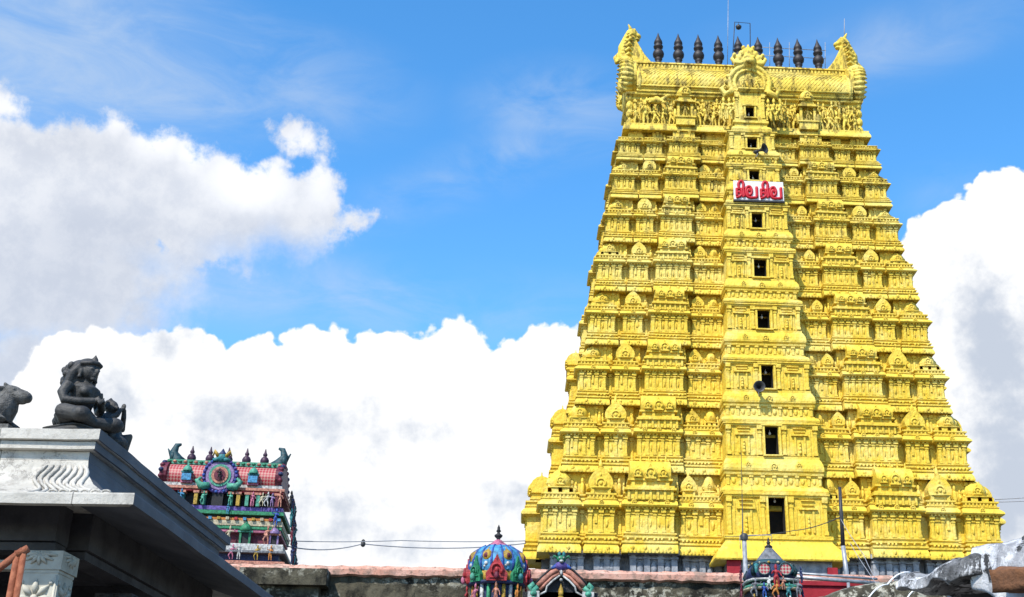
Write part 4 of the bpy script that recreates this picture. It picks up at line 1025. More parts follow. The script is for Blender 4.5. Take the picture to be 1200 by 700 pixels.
# ------------------------------------------------------------------ arched gable with a seated idol
AG = thing('arched_gable', 'painted horseshoe arch with salmon bands, green scrolls and a lion mask at its peak', 'arch', (.72, 21.8, -.10))
b = MB(); b.box((0, .45, 2.66), (1.5, .6, 5.1), 0, 0); b.box((0, .14, 5.22), (1.3, .14, .42), 0, 1); b.prism([(-.42, 0), (.42, 0), (.36, .22), (.16, .42), (0, .5), (-.16, .42), (-.36, .22)], (0, .07, 5.3), (1, 0, 0), (0, 0, 1), .1, 1)
b.build('back_wall', ['cream', 'black'], AG)
b = MB()
def arc(pts, r, mat, y): b.tube([(x, y, z) for x, z in pts], r, 8, mat)
for sx in (-1, 1):
    arc([(sx*.05, 5.80), (sx*.16, 5.75), (sx*.30, 5.63), (sx*.40, 5.52)], .05, 0, .0)
    arc([(sx*.03, 5.73), (sx*.15, 5.67), (sx*.27, 5.55), (sx*.36, 5.45)], .026, 1, -.02)
    arc([(sx*.08, 5.85), (sx*.2, 5.80), (sx*.35, 5.66), (sx*.45, 5.54)], .02, 2, -.01)
    arc([(sx*.02, 5.70), (sx*.14, 5.61), (sx*.24, 5.51), (sx*.26, 5.42), (sx*.38, 5.36), (sx*.4, 5.2)], .018, 3, -.03)
    arc([(sx*.40, 5.50), (sx*.50, 5.42), (sx*.53, 5.50), (sx*.46, 5.55)], .05, 4, -.01)
    b.box((sx*.47, .0, 5.24), (.20, .16, .36), 0, 3); b.ell((sx*.47, -.08, 5.25), (.075, .05, .08), 8, 6, 4); b.ell((sx*.47, -.08, 5.38), (.06, .05, .05), 8, 6, 4); b.tube([(sx*.40, -.1, 5.10), (sx*.54, -.1, 5.12)], .02, 6, 5)
b.build('arch_band', ['salmon', 'salmon', 'black', 'white', 'jade', 'teal'], AG)
b = MB()
b.ell((0, -.02, 5.86), (.12, .09, .08), 10, 8, 0); b.ell((0, -.05, 5.98), (.085, .07, .06), 10, 8, 1); b.ell((0, -.1, 5.93), (.04, .05, .03), 8, 6, 2)
for sx in (-1, 1): b.ell((sx*.035, -.11, 5.99), (.018, .018, .018), 6, 5, 2); b.tube([(sx*.06, 0, 6.0), (sx*.13, 0, 6.04), (sx*.15, 0, 5.98)], [.03, .022, .01], 6, 1); b.tube([(sx*.08, -.02, 5.86), (sx*.17, -.02, 5.82)], [.05, .02], 6, 3); b.ell((sx*.04, -.05, 6.06), (.03, .03, .05), 6, 5, 4)
b.ell((0, -.06, 5.74), (.025, .03, .05), 6, 5, 2)
b.build('lion_mask', ['violet', 'green', 'white', 'blue', 'teal'], AG)
b = MB()   # seated golden idol
b.tube([(-.16, -.02, 5.12), (0, -.06, 5.10), (.16, -.02, 5.12)], [.07, .09, .07], 8); b.tube([(0, 0, 5.12), (0, 0, 5.24), (0, 0, 5.34)], [.10, .075, .05], 10); b.ell((0, -.02, 5.39), (.045, .05, .055)); b.lathe((0, 0, 5.42), [(.05, 0), (.04, .05), (.015, .11), (.004, .16)], 10)
for sx in (-1, 1): b.tube([(sx*.08, 0, 5.29), (sx*.14, -.03, 5.2), (sx*.1, -.08, 5.14)], [.03, .025, .02], 6)
link('idol', b.remeshed('idol', 'ochre', .012, 1), AG)
b = MB(); b.ell((0, -.05, 5.62), (.028, .028, .028), 8, 6); b.build('pendant', 'white', AG)

# ------------------------------------------------------------------ small pyramidal shrine on the right
PS = thing('pyramid_shrine', 'small pointed shrine roof crowded with painted idols in red, green and white', 'shrine', at(903, 700, 22.3).xyz*Vector((1, 1, 0)) if False else (at(903, 690, 22.3).x, 22.3, 0))
b = MB(); b.box((0, .1, 2.5), (1.5, 1.2, 5.0), 0, pi_['cream'])
for z, w, hh, c in ((5.0, .56, .05, 'navy'), (5.1, .50, .10, 'black'), (5.2, .55, .05, 'ochre'), (5.26, .50, .04, 'white'), (5.30, .46, .14, 'black'), (5.44, .52, .05, 'cream'), (5.49, .48, .06, 'jade'), (5.55, .42, .06, 'black'), (5.60, .47, .05, 'white')):
    b.lathe((0, 0, z), [(w*.95, 0), (w, hh*.2), (w, hh*.8), (w*.92, hh-.002)], 16, pi_[c], 4)
b.build('storey', PAL, PS)
b = MB(); b.lathe((0, 0, 5.65), [(.38, 0), (.43, .05), (.42, .14), (.35, .26)], 24, 0, 3); b.lathe((0, 0, 5.91), [(.36, 0), (.36, .03), (.28, .08), (.24, .10)], 24, 1, 3); b.lathe((0, 0, 6.01), [(.24, 0), (.21, .05), (.12, .16), (.05, .25)], 20, 2, 3, True, (1, 1), .1)
for i in range(14): a = 2*pi*i/14; b.ell((.37*cos(a), .37*sin(a), 5.93), (.03, .03, .026), 6, 5, [3, 4][i % 2])
for i in range(4):
    a = -pi/2+pi/4+i*pi/2
    for sg in (-1, 1): b.tube([(.50*cos(a), .50*sin(a), 5.70), (.55*cos(a), .55*sin(a), 5.78), (.5*cos(a), .5*sin(a), 5.9)], [.05, .035, .01], 6, 1)
    b.ell((.43*cos(a)*.98, .43*sin(a)*.98, 5.80), (.07, .07, .12), 8, 6, 5)
for sx in (-1, 1):
    b.prism([(sx*.19+.10*cos(2*pi*i/16), .10*sin(2*pi*i/16)) for i in range(16)], (0, -.45, 5.80), (1, 0, 0), (0, 0, 1), .06, 6)
    b.tube([(sx*.19+.11*cos(2*pi*i/16), -.46, 5.80+.11*sin(2*pi*i/16)) for i in range(17)], .012, 5, 1)
b.build('roof', ['navy', 'darkteal', 'grey', 'ochre', 'cream', 'teal', 'lattice2'], PS)
b = MB(); b.lathe((0, 0, 6.21), [(.05, 0), (.025, .02), (.07, .05), (.07, .07), (.03, .10), (.025, .12), (.045, .135), (.022, .16), (.02, .19), (.003, .24)], 12); b.build('pot_finial', 'black', PS)
for i, (x, z, q, c) in enumerate(((0, 5.46, .22, 'red'), (-.12, 5.42, .13, 'white'), (.12, 5.42, .13, 'salmon'), (-.38, 5.29, .18, 'grey'), (-.22, 5.27, .15, 'blue'), (.22, 5.27, .15, 'teal'), (.38, 5.29, .18, 'grey'), (0, 5.27, .18, 'orange'), (-.4, 5.05, .16, 'ochre'), (-.2, 5.05, .15, 'skyblue'), (.02, 5.05, .16, 'pink'), (.22, 5.05, .15, 'white'), (.42, 5.05, .16, 'red'))):
    o = link('idol', cfig(c, i % 4), PS, (x, -.54, z)); o.scale = (q*1.1, q, q)
for sx in (-1, 1):
    for z in (5.05, 5.3, 5.62):
        o = link('idol', cfig(['maroon', 'navy'][sx > 0], 1), PS, (sx*.54, -.1, z), sx*pi/2); o.scale = (.16, .16, .16)

# ------------------------------------------------------------------ pillared stone hall, near left
MR = radians(-2.4)
HALL = thing('stone_hall', 'stone pillared hall with a whitewashed flaring carved front eave and a flank coloured dark as shade', 'hall', (-4.31, 12.5, 0), MR)
ZT = 5.33; LEN = 5.3; WID = 7.0
plan = [(-WID+WID*i/22, 0) for i in range(22)] + [(0, LEN*i/16) for i in range(16)] + [(0, LEN), (-WID, LEN)]
b = MB()
b.sweep(plan, [(0, ZT-.115), (.012, ZT-.11), (.012, ZT-.005), (0, ZT)], True, True)
b.sweep(plan, [(-.05, ZT-.205), (-.03, ZT-.20), (-.03, ZT-.125), (-.05, ZT-.118)], True, True)
b.sweep(plan, [(-.4, ZT-.30), (-.10, ZT-.30), (-.10, ZT-.208), (-.4, ZT-.208)])
b.flank(1); b.wobble(.012); b.build('cornice', ['stone', 'flankshade'], HALL)
b = MB()
kap = [(-.10, ZT-.302), (-.085, ZT-.38), (-.04, ZT-.48), (.05, ZT-.58), (.18, ZT-.67), (.36, ZT-.75), (.53, ZT-.80), (.66, ZT-.82), (.70, ZT-.82), (.705, ZT-.835), (.705, ZT-.93), (.65, ZT-.94)]
b.sweep(plan, kap)
b.sweep(plan, [(.65, ZT-.94), (.40, ZT-.88), (.1, ZT-.80), (-.15, ZT-.74), (-.9, ZT-.73)])
for fi in range(len(b.f)): b.sm[fi] = False
b.flank(1); b.wobble(.012); eave = b.build('eave', ['stone', 'flankshade'], HALL)
# flowing curls in relief at the corner
b = MB()
def onkap(x, u):
    q = u*(len(kap)-5); i = min(int(q), len(kap)-6); a = q-i
    o_ = kap[i][0]+(kap[i+1][0]-kap[i][0])*a; z = kap[i][1]+(kap[i+1][1]-kap[i][1])*a
    return Vector((x, -o_-.004, z))
for j in range(8):
    pts = [onkap(-.13 - .058*j + .05*sin(i*.8+j*.3) + u*u*(.58-.05*j), .10+.82*u) for i, u in enumerate([k_/12 for k_ in range(13)])]
    b.tube(pts, [.006]+[.020]*10+[.024, .010], 6)
for j in range(6):
    c = onkap(.40-.1*j, .93); b.tube([c+Vector((.045*cos(a_), -.008, .03*sin(a_))) for a_ in [k_*.7 for k_ in range(8)]], .012, 5)
b.build('scroll_relief', 'stone', eave)
# flat hall roof, beams, dark inner walls
b = MB(); b.box((-WID/2, LEN/2, ZT-.5), (WID-.35, LEN-.35, .36))
b.build('roof_slab', 'shadestone', HALL)
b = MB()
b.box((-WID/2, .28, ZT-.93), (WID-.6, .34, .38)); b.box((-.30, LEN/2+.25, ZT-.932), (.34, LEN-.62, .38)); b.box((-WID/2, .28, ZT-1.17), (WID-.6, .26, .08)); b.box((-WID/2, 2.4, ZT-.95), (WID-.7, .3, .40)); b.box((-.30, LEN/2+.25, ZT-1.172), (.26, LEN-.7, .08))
b.build('beam', 'shadestone', HALL)
b = MB(); b.box((-WID/2, LEN-.2, (ZT-.7)/2), (WID-.4, .3, ZT-.7-.01)); b.box((-WID+.3, LEN/2, (ZT-.7)/2), (.3, LEN-.6, ZT-.72)); b.build('back_wall', 'shadestone', HALL)
def hall_pillar(x, y, mat, w=.42, top=4.06, lab=None):
    b = MB()
    b.box((x, y, top/2-.1), (w, w, top-.2)); b.box((x, y, top-.10), (w*1.14, w*1.10, .18)); b.box((x, y, top-.205), (w*1.04, w*1.04, .03))
    # lotus relief on the two visible faces
    for (nx_, ny_) in ((0, -1), (1, 0)):
        R = Matrix.Rotation(math.atan2(nx_, -ny_), 3, 'Z')
        def q(u, z, d): return Vector((x, y, 0)) + R @ Vector((u, -w/2-d, z))
        for zc in (top-.46, top-.92, top-1.5):
            for i in range(8):
                a = i*pi/4; b.tube([q(.04*cos(a), zc+.04*sin(a), .0), q(.11*cos(a), zc+.11*sin(a), .012), q(.18*cos(a), zc+.18*sin(a), .0)], [.015, .034, .008], 6)
            b.ell(q(0, zc, 0), (.04, .04, .04), 8, 6)
            for i in range(4): a = pi/4+i*pi/2; b.ell(q(.21*cos(a)*.95, zc+.21*sin(a), 0), (.025, .025, .025), 6, 5)
        for i in range(7):
            a = pi + (i-3)*.42 + pi/2; b.tube([q(0, top-.03, .028), q(.09*sin((i-3)*.45), top-.03-.07*cos((i-3)*.45), .035), q(.17*sin((i-3)*.45), top-.03-.12*cos((i-3)*.45), .02)], [.01, .022, .008], 6)
        for s_ in (-1, 1): b.tube([q(s_*w*.47, top-.24, 0), q(s_*w*.47, .5, 0)], .012, 5)
    o = b.build('pillar', mat, HALL)
    if lab: o['label'] = lab
    return o
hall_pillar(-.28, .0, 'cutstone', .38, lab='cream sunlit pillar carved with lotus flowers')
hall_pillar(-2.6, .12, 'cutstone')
for (x, y) in ((-.32, 2.2), (-.32, 3.9), (-1.5, 2.4), (-2.6, 2.4)): hall_pillar(x, y, 'shadestone', .36, 4.02)
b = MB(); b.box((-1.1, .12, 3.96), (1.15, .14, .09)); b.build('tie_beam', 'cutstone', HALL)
# rusty scaffold at the very left
t = thing('pipe_trestle', 'red rusted pipe trestle standing in front of the hall pillar', 'scaffold', (at(20, 650, 10.5).x, 10.5, 0))
def q(px, py, y=10.5): return at(px, py, y) - Vector(t.location)
a0, a1 = q(21, 646), q(28, 646)
b = MB(); b.tube([a0, (a0.x-.02, .02, 0)], .027, 8); b.tube([a1, (a1.x+.02, .10, 0)], .027, 8); b.build('upright', 'rust', t)
b = MB(); b.tube([q(27, 645), q(-14, 676), q(-60, 712)], .032, 8); b.tube([q(20, 650), q(33, 643)], .035, 8); b.build('brace', 'rust', t)

# statues on the hall roof
def wpt(px, py, y): return at(px, py, y)
def seated():
    b = MB()
    # crossed legs
    for s in (-1, 1):
        b.tube([(-.02, s*.08, .10), (.10, s*.26, .12), (.26, s*.20, .09)], [.10, .085, .07], 12)
        b.tube([(.26, s*.20, .09), (.20, -s*.02, .06), (.12, -s*.16, .05)], [.07, .055, .04], 10)
        b.ell((.10, -s*.2, .045), (.07, .045, .03))
    b.ell((-.02, 0, .13), (.17, .22, .13))
    for s in (-1, 1): b.ell((.265, s*.205, .09), (.092, .088, .078), 14, 10); b.ell((-.02, s*.09, .11), (.12, .11, .11), 14, 10); b.ell((-.12, .04, .10), (.13, .2, .10))
    # trunk leaning a little forward
    b.tube([(-.02, 0, .12), (-.01, 0, .24), (.015, 0, .36), (.02, 0, .44), (.02, 0, .49)], [.15, .115, .135, .15, .08], 14)
    for s in (-1, 1): b.ell((.115, s*.065, .38), (.055, .058, .055))
    b.tube([(.0, -.12, .24), (.06, 0, .23), (.0, .12, .24)], [.03, .035, .03], 8)
    # arms come round to the lap, hands joined before the chest
    for s in (-1, 1):
        b.tube([(.01, s*.17, .45), (-.005, s*.22, .34), (.03, s*.215, .26), (.15, s*.13, .255), (.22, s*.04, .28)], [.058, .052, .048, .04, .032], 10)
        b.ell((.245, s*.025, .285), (.045, .022, .03))
        for f in range(4): b.tube([(.26, s*.012+s*.011*f, .29), (.30-.006*f, s*.01+s*.009*f, .285-.012*f), (.31-.008*f, s*.004+s*.006*f, .265-.012*f)], [.010, .009, .007], 6)
        b.tube([(.24, s*.04, .30), (.27, s*.03, .325)], [.011, .008], 6)
        b.tube([(-.012, s*.225, .395), (.0, s*.17, .39)], [.03, .02], 8)
    # neck, head, face
    b.tube([(.02, 0, .46), (.035, 0, .55)], [.06, .055], 10)
    b.ell((.05, 0, .62), (.095, .085, .11), 16, 12); b.ell((.085, 0, .575), (.055, .055, .05))
    b.ell((.155, 0, .61), (.022, .018, .03)); b.ell((.135, 0, .575), (.02, .03, .009)); b.ell((.133, 0, .559), (.018, .024, .009)); b.ell((.118, 0, .53), (.025, .03, .02))
    for s in (-1, 1):
        b.ell((.128, s*.036, .632), (.016, .022, .012)); b.tube([(.14, s*.015, .652), (.125, s*.05, .655)], [.009, .007], 6)
        b.ell((.04, s*.095, .60), (.025, .018, .05)); b.lathe((.04, s*.10, .53), [(.02, 0), (.022, .02), (.01, .04)], 8)
    # hair: crown band, bun and a heavy mass down the back
    b.tube([(.125, -.06, .69), (.145, 0, .70), (.125, .06, .69), (.04, .10, .685), (-.05, .06, .68), (-.05, -.06, .68), (.04, -.10, .685), (.125, -.06, .69)], .022, 8)
    b.ell((.02, 0, .69), (.11, .10, .075)); b.lathe((.10, 0, .72), [(.035, 0), (.03, .03), (.012, .06), (.003, .08)], 8)
    b.ell((-.05, 0, .63), (.13, .135, .13), 18, 12); b.ell((-.09, 0, .54), (.125, .15, .12), 18, 12); b.ell((-.12, 0, .45), (.09, .13, .10), 16, 10)
    for s in (-1, 1):
        b.tube([(.02, s*.09, .66), (-.03, s*.125, .58), (-.05, s*.13, .50), (-.08, s*.13, .42)], [.04, .045, .045, .03], 8)
        for j in range(4): b.ell((-.08-.02*j, s*(.115-.01*j), .66-.065*j), (.035, .03, .035))
    for j in range(26):
        a = j*2.4; zz = .42+.27*j/25; rr = .135-.02*abs(zz-.58)/.15; b.ell((-.06+rr*cos(a)*(.75 if cos(a) > 0 else 1.0)-.02, rr*1.05*sin(a), zz), (.036, .036, .040), 8, 6)
    # necklace and sacred thread
    b.tube([(.06, -.10, .47), (.13, -.04, .42), (.13, .04, .42), (.06, .10, .47)], .014, 6)
    return b
def seated_bull(head_up=.0):
    """lying bull facing +x"""
    b = MB()
    b.ell((-.30, 0, .20), (.40, .20, .20), 18, 12); b.ell((-.05, 0, .22), (.2, .18, .22), 14, 10); b.ell((-.05, 0, .40), (.13, .09, .10)); b.ell((-.55, 0, .18), (.2, .2, .18))
    b.tube([(.0, 0, .22), (.08, 0, .34), (.12, 0, .46)], [.21, .17, .12], 14)
    b.ell((.12, 0, .47), (.15, .11, .11), 16, 12); b.tube([(.12, 0, .47), (.24, 0, .44), (.31, 0, .425)], [.105, .092, .08], 14); b.ell((.325, 0, .425), (.05, .078, .068)); b.ell((.27, 0, .375), (.06, .055, .035))
    b.tube([(.05, 0, .12), (.13, 0, .26), (.15, 0, .36)], [.07, .055, .03], 8)
    for s in (-1, 1):
        b.ell((.20, s*.085, .505), (.026, .02, .02)); b.tube([(.10, s*.07, .52), (.03, s*.13, .50), (.0, s*.14, .46)], [.03, .032, .012], 8)
        b.tube([(.11, s*.05, .55), (.09, s*.08, .57), (.085, s*.085, .59)], [.026, .022, .012], 8); b.ell((.325, s*.022, .445), (.010, .010, .010))
        b.tube([(.04, s*.14, .16), (.17, s*.17, .10), (.05, s*.17, .035), (.0, s*.16, .03)], [.07, .055, .04, .035], 10)
        b.tube([(-.50, s*.17, .18), (-.30, s*.23, .12), (-.42, s*.24, .04), (-.30, s*.24, .03)], [.11, .08, .05, .04], 10)
        b.ell((.27, s*.03, .43), (.04, .03, .03))
    for j in range(9):
        a = -1.2+j*.3; b.ell((.085+.06*cos(a*1.0)*.5, .145*sin(a), .33-.07*cos(a)), (.020, .020, .020), 7, 5)
    for j in range(11):
        a = -1.3+j*.26; b.ell((.07+.07*cos(a)*.6, .165*sin(a), .27-.09*cos(a)), (.018, .018, .018), 7, 5)
    b.tube([(-.73, 0, .2), (-.78, .03, .1), (-.7, .1, .04)], [.03, .022, .02], 8)
    return b
p0 = wpt(88, 500, 12.85); sc_ = .98
SF = thing('seated_statue', 'black granite statue of a cross legged figure with heavy hair and joined hands', 'statue', (p0.x+.0, 12.88, ZT), radians(-28))
bodyme = seated().move((0, 0, 0)).remeshed('statue_body', 'statue', .0075, 6)
o = link('statue_body', bodyme, SF, (0, 0, .075)); o.scale = (1.10, 1.12, 1.05)
b = MB(); b.lathe((0, 0, 0), [(.27, 0), (.28, .02), (.27, .05), (.235, .055), (.25, .065), (.26, .08), (.2, .09)], 28, 0, 5, True, (1.05, 1.0)); b.build('plinth', 'statue', SF)
p1 = wpt(4, 498, 12.8)
NB = thing('bull_statue', 'grey granite bull statue lying at the left frame edge, beaded collar on its neck', 'statue', (p1.x-.13, 12.85, ZT), radians(-4))
bm_ = seated_bull().remeshed('statue_body', 'statue', .009, 1)
M['greystatue'] = mat_simple('weathered_grey_granite', (.06, .058, .053), (.14, .135, .125), 14, .75, .9, .02, .25, 8)
bm2 = bm_.copy(); bm2.materials.clear(); bm2.materials.append(M['greystatue'])
o = link('statue_body', bm2, NB, (0, 0, .05)); o.scale = (.95, .95, .86)
b = MB(); b.box((-.24, 0, .028), (1.06, .5, .055)); b.build('plinth', 'greystatue', NB)
p2 = wpt(128, 510, 13.25)
NB2 = thing('kneeling_statue', 'dark small statue with raised head crouching behind the seated figure at the roof corner', 'statue', (p2.x-.06, 13.3, ZT-.02), radians(-25))
b = MB()
b.ell((.0, 0, .16), (.20, .15, .17)); b.ell((.12, 0, .08), (.16, .16, .10)); b.tube([(.0, 0, .2), (.0, 0, .34), (.01, 0, .42)], [.13, .10, .06], 12); b.ell((.03, 0, .49), (.075, .065, .08)); b.ell((.10, 0, .475), (.03, .03, .03))
b.ell((.0, 0, .545), (.06, .06, .04)); b.lathe((0, 0, .56), [(.03, 0), (.02, .03), (.003, .05)], 8)
for s in (-1, 1): b.tube([(.0, s*.11, .36), (.08, s*.15, .28), (.17, s*.05, .38), (.19, s*.02, .46)], [.045, .04, .03, .022], 8); b.tube([(.0, s*.1, .12), (.2, s*.14, .16), (.16, s*.14, .02)], [.08, .065, .045], 8); b.ell((.01, s*.07, .49), (.02, .015, .03))
b.ell((.195, 0, .48), (.03, .02, .04))
link('statue_body', b.remeshed('statue_body', 'statue', .009, 2), NB2)

# ------------------------------------------------------------------ rough lime streaked eave on the right
RE = thing('weathered_eave', 'grey lime streaked concrete eave, broken at its left end', 'roof', (0, 0, 0))
A = at(1210, 632, 11.0); Z0 = A.z
d = ray(1088, 651); Bp = CP + d*((Z0-CP.z)/d.z)
RE.location = (Bp.x, Bp.y, 0)
ax = (A-Bp); L = ax.length; ax.normalize(); nr = Vector((-ax.y, ax.x, 0));
if nr.y > 0: nr = -nr                       # towards the camera
from mathutils import noise as mn
def rough(p, a): return Vector((mn.noise(p*2.3), mn.noise(p*2.3+Vector((9, 1, 4))), mn.noise(p*2.3+Vector((3, 7, 2)))))*a + Vector((mn.noise(p*7), mn.noise(p*7+Vector((5, 0, 1))), mn.noise(p*7+Vector((0, 8, 3)))))*a*.4
def slab(prof, n, x0, x1, amp, wob=None):
    vs = []; fs = []; m = len(prof)
    for i in range(n+1):
        u = x0+(x1-x0)*i/n
        for j, (oo, z) in enumerate(prof):
            k = 1.0
            if wob: z, oo = wob(i/n, j, z, oo)
            p = ax*u + nr*oo + Vector((0, 0, z)); vs.append(p + rough(p+Vector((2, 3, 1)), amp))
    for i in range(n):
        for j in range(m): fs.append((i*m+j, i*m+(j+1) % m, (i+1)*m+(j+1) % m, (i+1)*m+j))
    fs.append(tuple(range(m))); fs.append(tuple(reversed(range(n*m, n*m+m))))
    return vs, fs
def dens(pr, k=5):
    out = []
    for i in range(len(pr)):
        a, c = pr[i], pr[(i+1) % len(pr)]
        out += [(a[0]+(c[0]-a[0])*j/k, a[1]+(c[1]-a[1])*j/k) for j in range(k)]
    return out
b = MB()
def wob1(u, j, z, oo):
    f = min(1, u/.30); g_ = .35+.65*f; return Z0 - (Z0-z)*g_ - (1-f)*.20 + .03*sin(u*37), oo*(.55+.45*f)
vs, fs = slab(dens([(-.05, Z0), (.10, Z0-.03), (.28, Z0-.12), (.40, Z0-.20), (.42, Z0-.34), (.30, Z0-.36), (-.3, Z0-.30), (-1.6, Z0-.25), (-1.6, Z0)]), 130, -.25, L+1.2, .07, wob1)
b.add(vs, fs, 0, True); b.build('eave_slab', 'roughroof', RE)
b = MB(); vs, fs = slab(dens([(-.25, Z0-.36), (-.25, 0), (-.7, 0), (-.7, Z0-.36)], 3), 14, .15, L+1.0, .02); b.add(vs, fs); b.build('wall', 'shadestone', RE)
b = MB()   # flaring whitewashed hip piece nearer the camera
u0 = L*.60
def wob2(u, j, z, oo): return z, oo
vs, fs = slab(dens([(.22, Z0-.08), (.48, Z0-.17), (.64, Z0-.34), (.72, Z0-.58), (.72, Z0-.95), (.58, Z0-.95), (.40, Z0-.45), (.25, Z0-.34)], 6), 60, u0, L+1.1, .06, lambda u, j, z, oo: (Z0 - (Z0-z)*(.45+.55*min(1, u/.5)) + .05*sin(u*9)*(oo > .5), .24+(oo-.24)*(.25+.75*min(1, u/.5))))
b.add(vs, fs, 0, True); b.build('lime_drip', 'limewash', RE)
b = MB(); vs, fs = slab(dens([(.74, Z0-.36), (.92, Z0-.42), (.92, Z0-.60), (.74, Z0-.58)], 4), 14, L*1.04, L+1.2, .06); b.add(vs, fs, 0, True); b.build('brick_edge', 'brick', RE)

# ------------------------------------------------------------------ poles, pipes, cables and the low red wall
def pole_pts(px, pytop, pybot, y): a = at(px, pytop, y); return a
a = at(872, 629, 23.0)
t = thing('steel_pole', 'pale galvanised pole with a thin wire bracket at its top beside the pointed shrine', 'pole', (a.x, 23.0, 0))
b = MB(); b.tube([(0, 0, 0), (0, 0, a.z)], .042, 10); b.build('post', 'steel', t)
b = MB(); b.lathe((0, 0, a.z-.06), [(.07, 0), (.075, .08), (.04, .12)], 10); b.build('cap', 'darkmetal', t)
b = MB(); q0 = Vector((0, 0, a.z+.02)); b.tube([q0+Vector((-.08, 0, -.25)), q0+Vector((-.08, 0, 0)), q0+Vector((.52, 0, .02)), q0+Vector((.52, 0, -.12))], .009, 5); b.build('bracket', 'greywire', t)
b = MB(); c0 = at(871, 678, 22.9)-Vector((a.x, 23, 0)); c1 = at(897, 704, 22.6)-Vector((a.x, 23, 0)); b.tube([c0, c0*.5+c1*.5, c1], .032, 8); b.build('stay', 'steel', t)
a = at(984, 571, 24.8); m_ = at(988, 640, 24.8); e_ = at(992, 672, 24.8)
t = thing('dark_pole', 'slim dark leaning pole with pale lower half standing right of the pointed shrine', 'pole', (e_.x+.05, 24.8, 0))
o_ = Vector(t.location)
b = MB(); b.tube([a-o_, m_-o_], [.032, .045], 8); b.build('upper_shaft', 'darkmetal', t)
b = MB(); b.tube([m_-o_, e_-o_, (.06, 0, 0)], [.045, .047, .05], 8); b.build('lower_shaft', 'steel', t)
def cable(label, pts, r, mat, sag=0.0, name='cable', group=None):
    P = [Vector(p) for p in pts]; out = []
    for i in range(len(P)-1):
        for j in range(12):
            u = j/12; out.append(P[i].lerp(P[i+1], u) - Vector((0, 0, sag*4*u*(1-u))))
    out.append(P[-1]); o0 = P[0].copy(); b = MB(); b.tube([p-o0 for p in out], r, 6)
    return tag(b.build(name, mat, None, o0), label, 'cable', group)
cable('upper of two grey cables strung from the painted gateway to the yellow tower', [at(335, 634, 57), at(470, 633.5, 59), at(616, 634, 62)], .022, 'greywire', .05)
cable('lower darker sagging cable strung from the painted gateway to the yellow tower', [at(335, 640, 57), at(425, 637.5, 59), at(616, 637, 62)], .028, 'greywire', .22)
cc = at(425.5, 637.2, 59); b = MB(); b.lathe((0, 0, -.16), [(.03, 0), (.1, .05), (.11, .2), (.05, .26), (.09, .3), (.03, .36)], 10)
tag(b.build('cable_insulator', 'darkmetal', None, cc), 'small dark insulator clipped on the two sky cables', 'insulator')
cable('upper cable running right from the tower corner out of frame', [at(1166, 585.5, 64), at(1300, 574, 60)], .025, 'greywire', .05)
cable('lower cable running right from the tower corner out of frame', [at(1166, 588.5, 64), at(1300, 579, 60)], .025, 'greywire', .08)
cable('thin black lead hanging down the tower front to the steel pole', [at(868.5, 528, 61.5), at(869.5, 575, 58), at(870.5, 629, 23.0)], .013, 'wire', .0)
cable('thin wire sagging from tower doorway across to the dark pole', [at(850, 629, 40), at(930, 622, 32), at(985, 606, 24.8)], .010, 'wire', .05)
cable('thin wire slanting down right from the dark pole to the broken eave', [at(985, 608, 24.8), at(1012, 650, 22), at(1025, 676, 20)], .006, 'greywire', .03)
cable('thin pale wire from the dark pole foot slanting to the low wall', [at(996, 636, 24.6), at(1016, 668, 23), at(1032, 690, 22)], .006, 'greywire', .02)
cable('long white cable curving up to the broken eave', [at(1016, 704, 16), at(1040, 685, 16.2), at(1066, 671, 16.4)], .010, 'whitewire', -.05)
cable('short white cable hooked over the broken eave corner', [at(1062, 704, 14), at(1072, 692, 14), at(1086, 679, 14)], .009, 'whitewire', -.02)
a = at(928, 676, 22.8); c = at(1030, 684, 23.2)
t = thing('pipe_rail', 'pair of pale horizontal pipes crossing in front of the maroon wall', 'pipe', a)
b = MB(); b.tube([(0, 0, 0), c-a], .035, 8); b.build('pipe', 'steel', t)
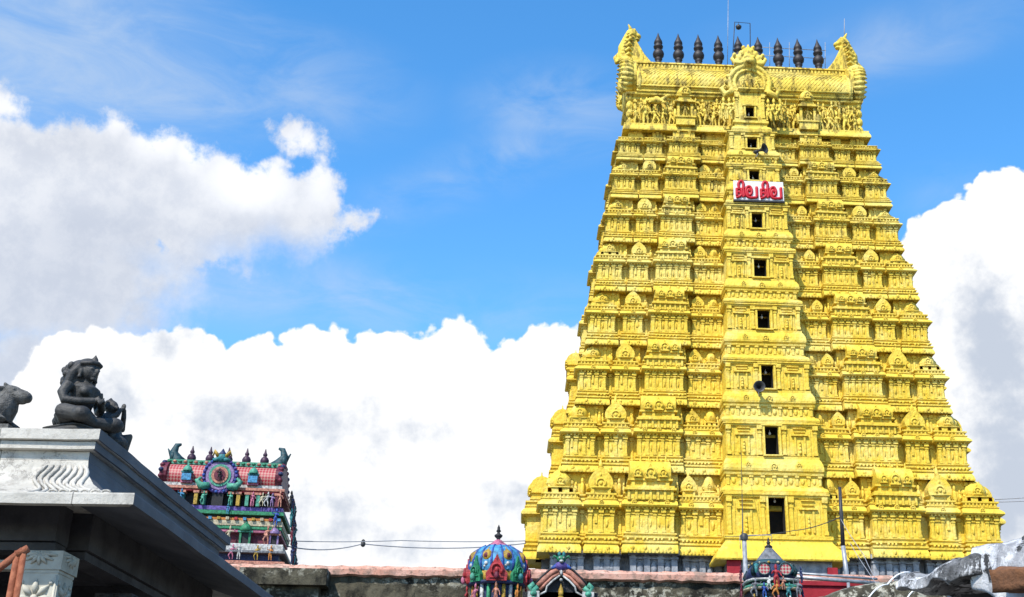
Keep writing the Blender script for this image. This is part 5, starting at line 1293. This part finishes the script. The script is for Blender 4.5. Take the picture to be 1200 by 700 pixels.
b = MB(); b.tube([Vector((0, .1, .09)), c-a+Vector((0, .1, .10))], .022, 8); b.build('pipe', 'steel', t)
b = MB(); e1 = at(994, 683, 22.9)-a; b.tube([e1, e1-Vector((0, 0, 4.6))], .03, 8); b.build('support', 'steel', t)
a = at(932, 681, 23.6); c = at(1012, 684, 23.6)
t = thing('maroon_wall', 'low maroon limewashed wall right of the pointed shrine', 'wall', (a.x, 23.6, 0))
b = MB(); b.box(((c.x-a.x)/2+.05, .15, a.z/2-.04), (c.x-a.x, .3, a.z-.08)); b.build('wall', 'redwall', t)
b = MB(); b.box(((c.x-a.x)/2+.05, .15, a.z-.04), (c.x-a.x+.06, .38, .08)); b.build('coping', 'redwall', t)
# rubble heap of dark thatch and plaster between the wall and the broken eave
t = thing('mossy_ledge', 'dark mossy sloping masonry ledge below the broken eave', 'wall', (at(1030, 690, 19.5).x, 19.5, 0))
zt = at(1030, 690, 19.5).z
b = MB(); nx = 26; vs = []; x0_, x1_ = at(950, 692, 19.5).x-Vector(t.location).x, at(1110, 692, 19.5).x-Vector(t.location).x
zs = lambda u: [(0, at(950, 698, 19.5).z), (.35, at(1010, 683, 19.5).z), (.65, at(1050, 677, 19.5).z), (1, at(1110, 672, 19.5).z)]
def lerp(tb, u):
    for i in range(len(tb)-1):
        if u <= tb[i+1][0]: return tb[i][1]+(tb[i+1][1]-tb[i][1])*(u-tb[i][0])/(tb[i+1][0]-tb[i][0])
    return tb[-1][1]
for i in range(nx+1):
    u = i/nx; x = x0_+(x1_-x0_)*u; z = lerp(zs(u), u)
    for (y, zz) in ((0, 0), (0, z-.5), (.02, z-.2), (.10, z-.05), (.3, z), (.8, z), (.8, 0)): p = Vector((x, y, zz)); vs.append(p + (rough(p+Vector((4, 4, 4)), .05) if zz > .1 else Vector((0, 0, 0))))
m = 7
b.add(vs, [(i*m+j, (i+1)*m+j, (i+1)*m+j+1, i*m+j+1) for i in range(nx) for j in range(m-1)] + [tuple(reversed(range(m))), tuple(range(nx*m, nx*m+m))], 0, False)
b.build('masonry', 'mossy', t)
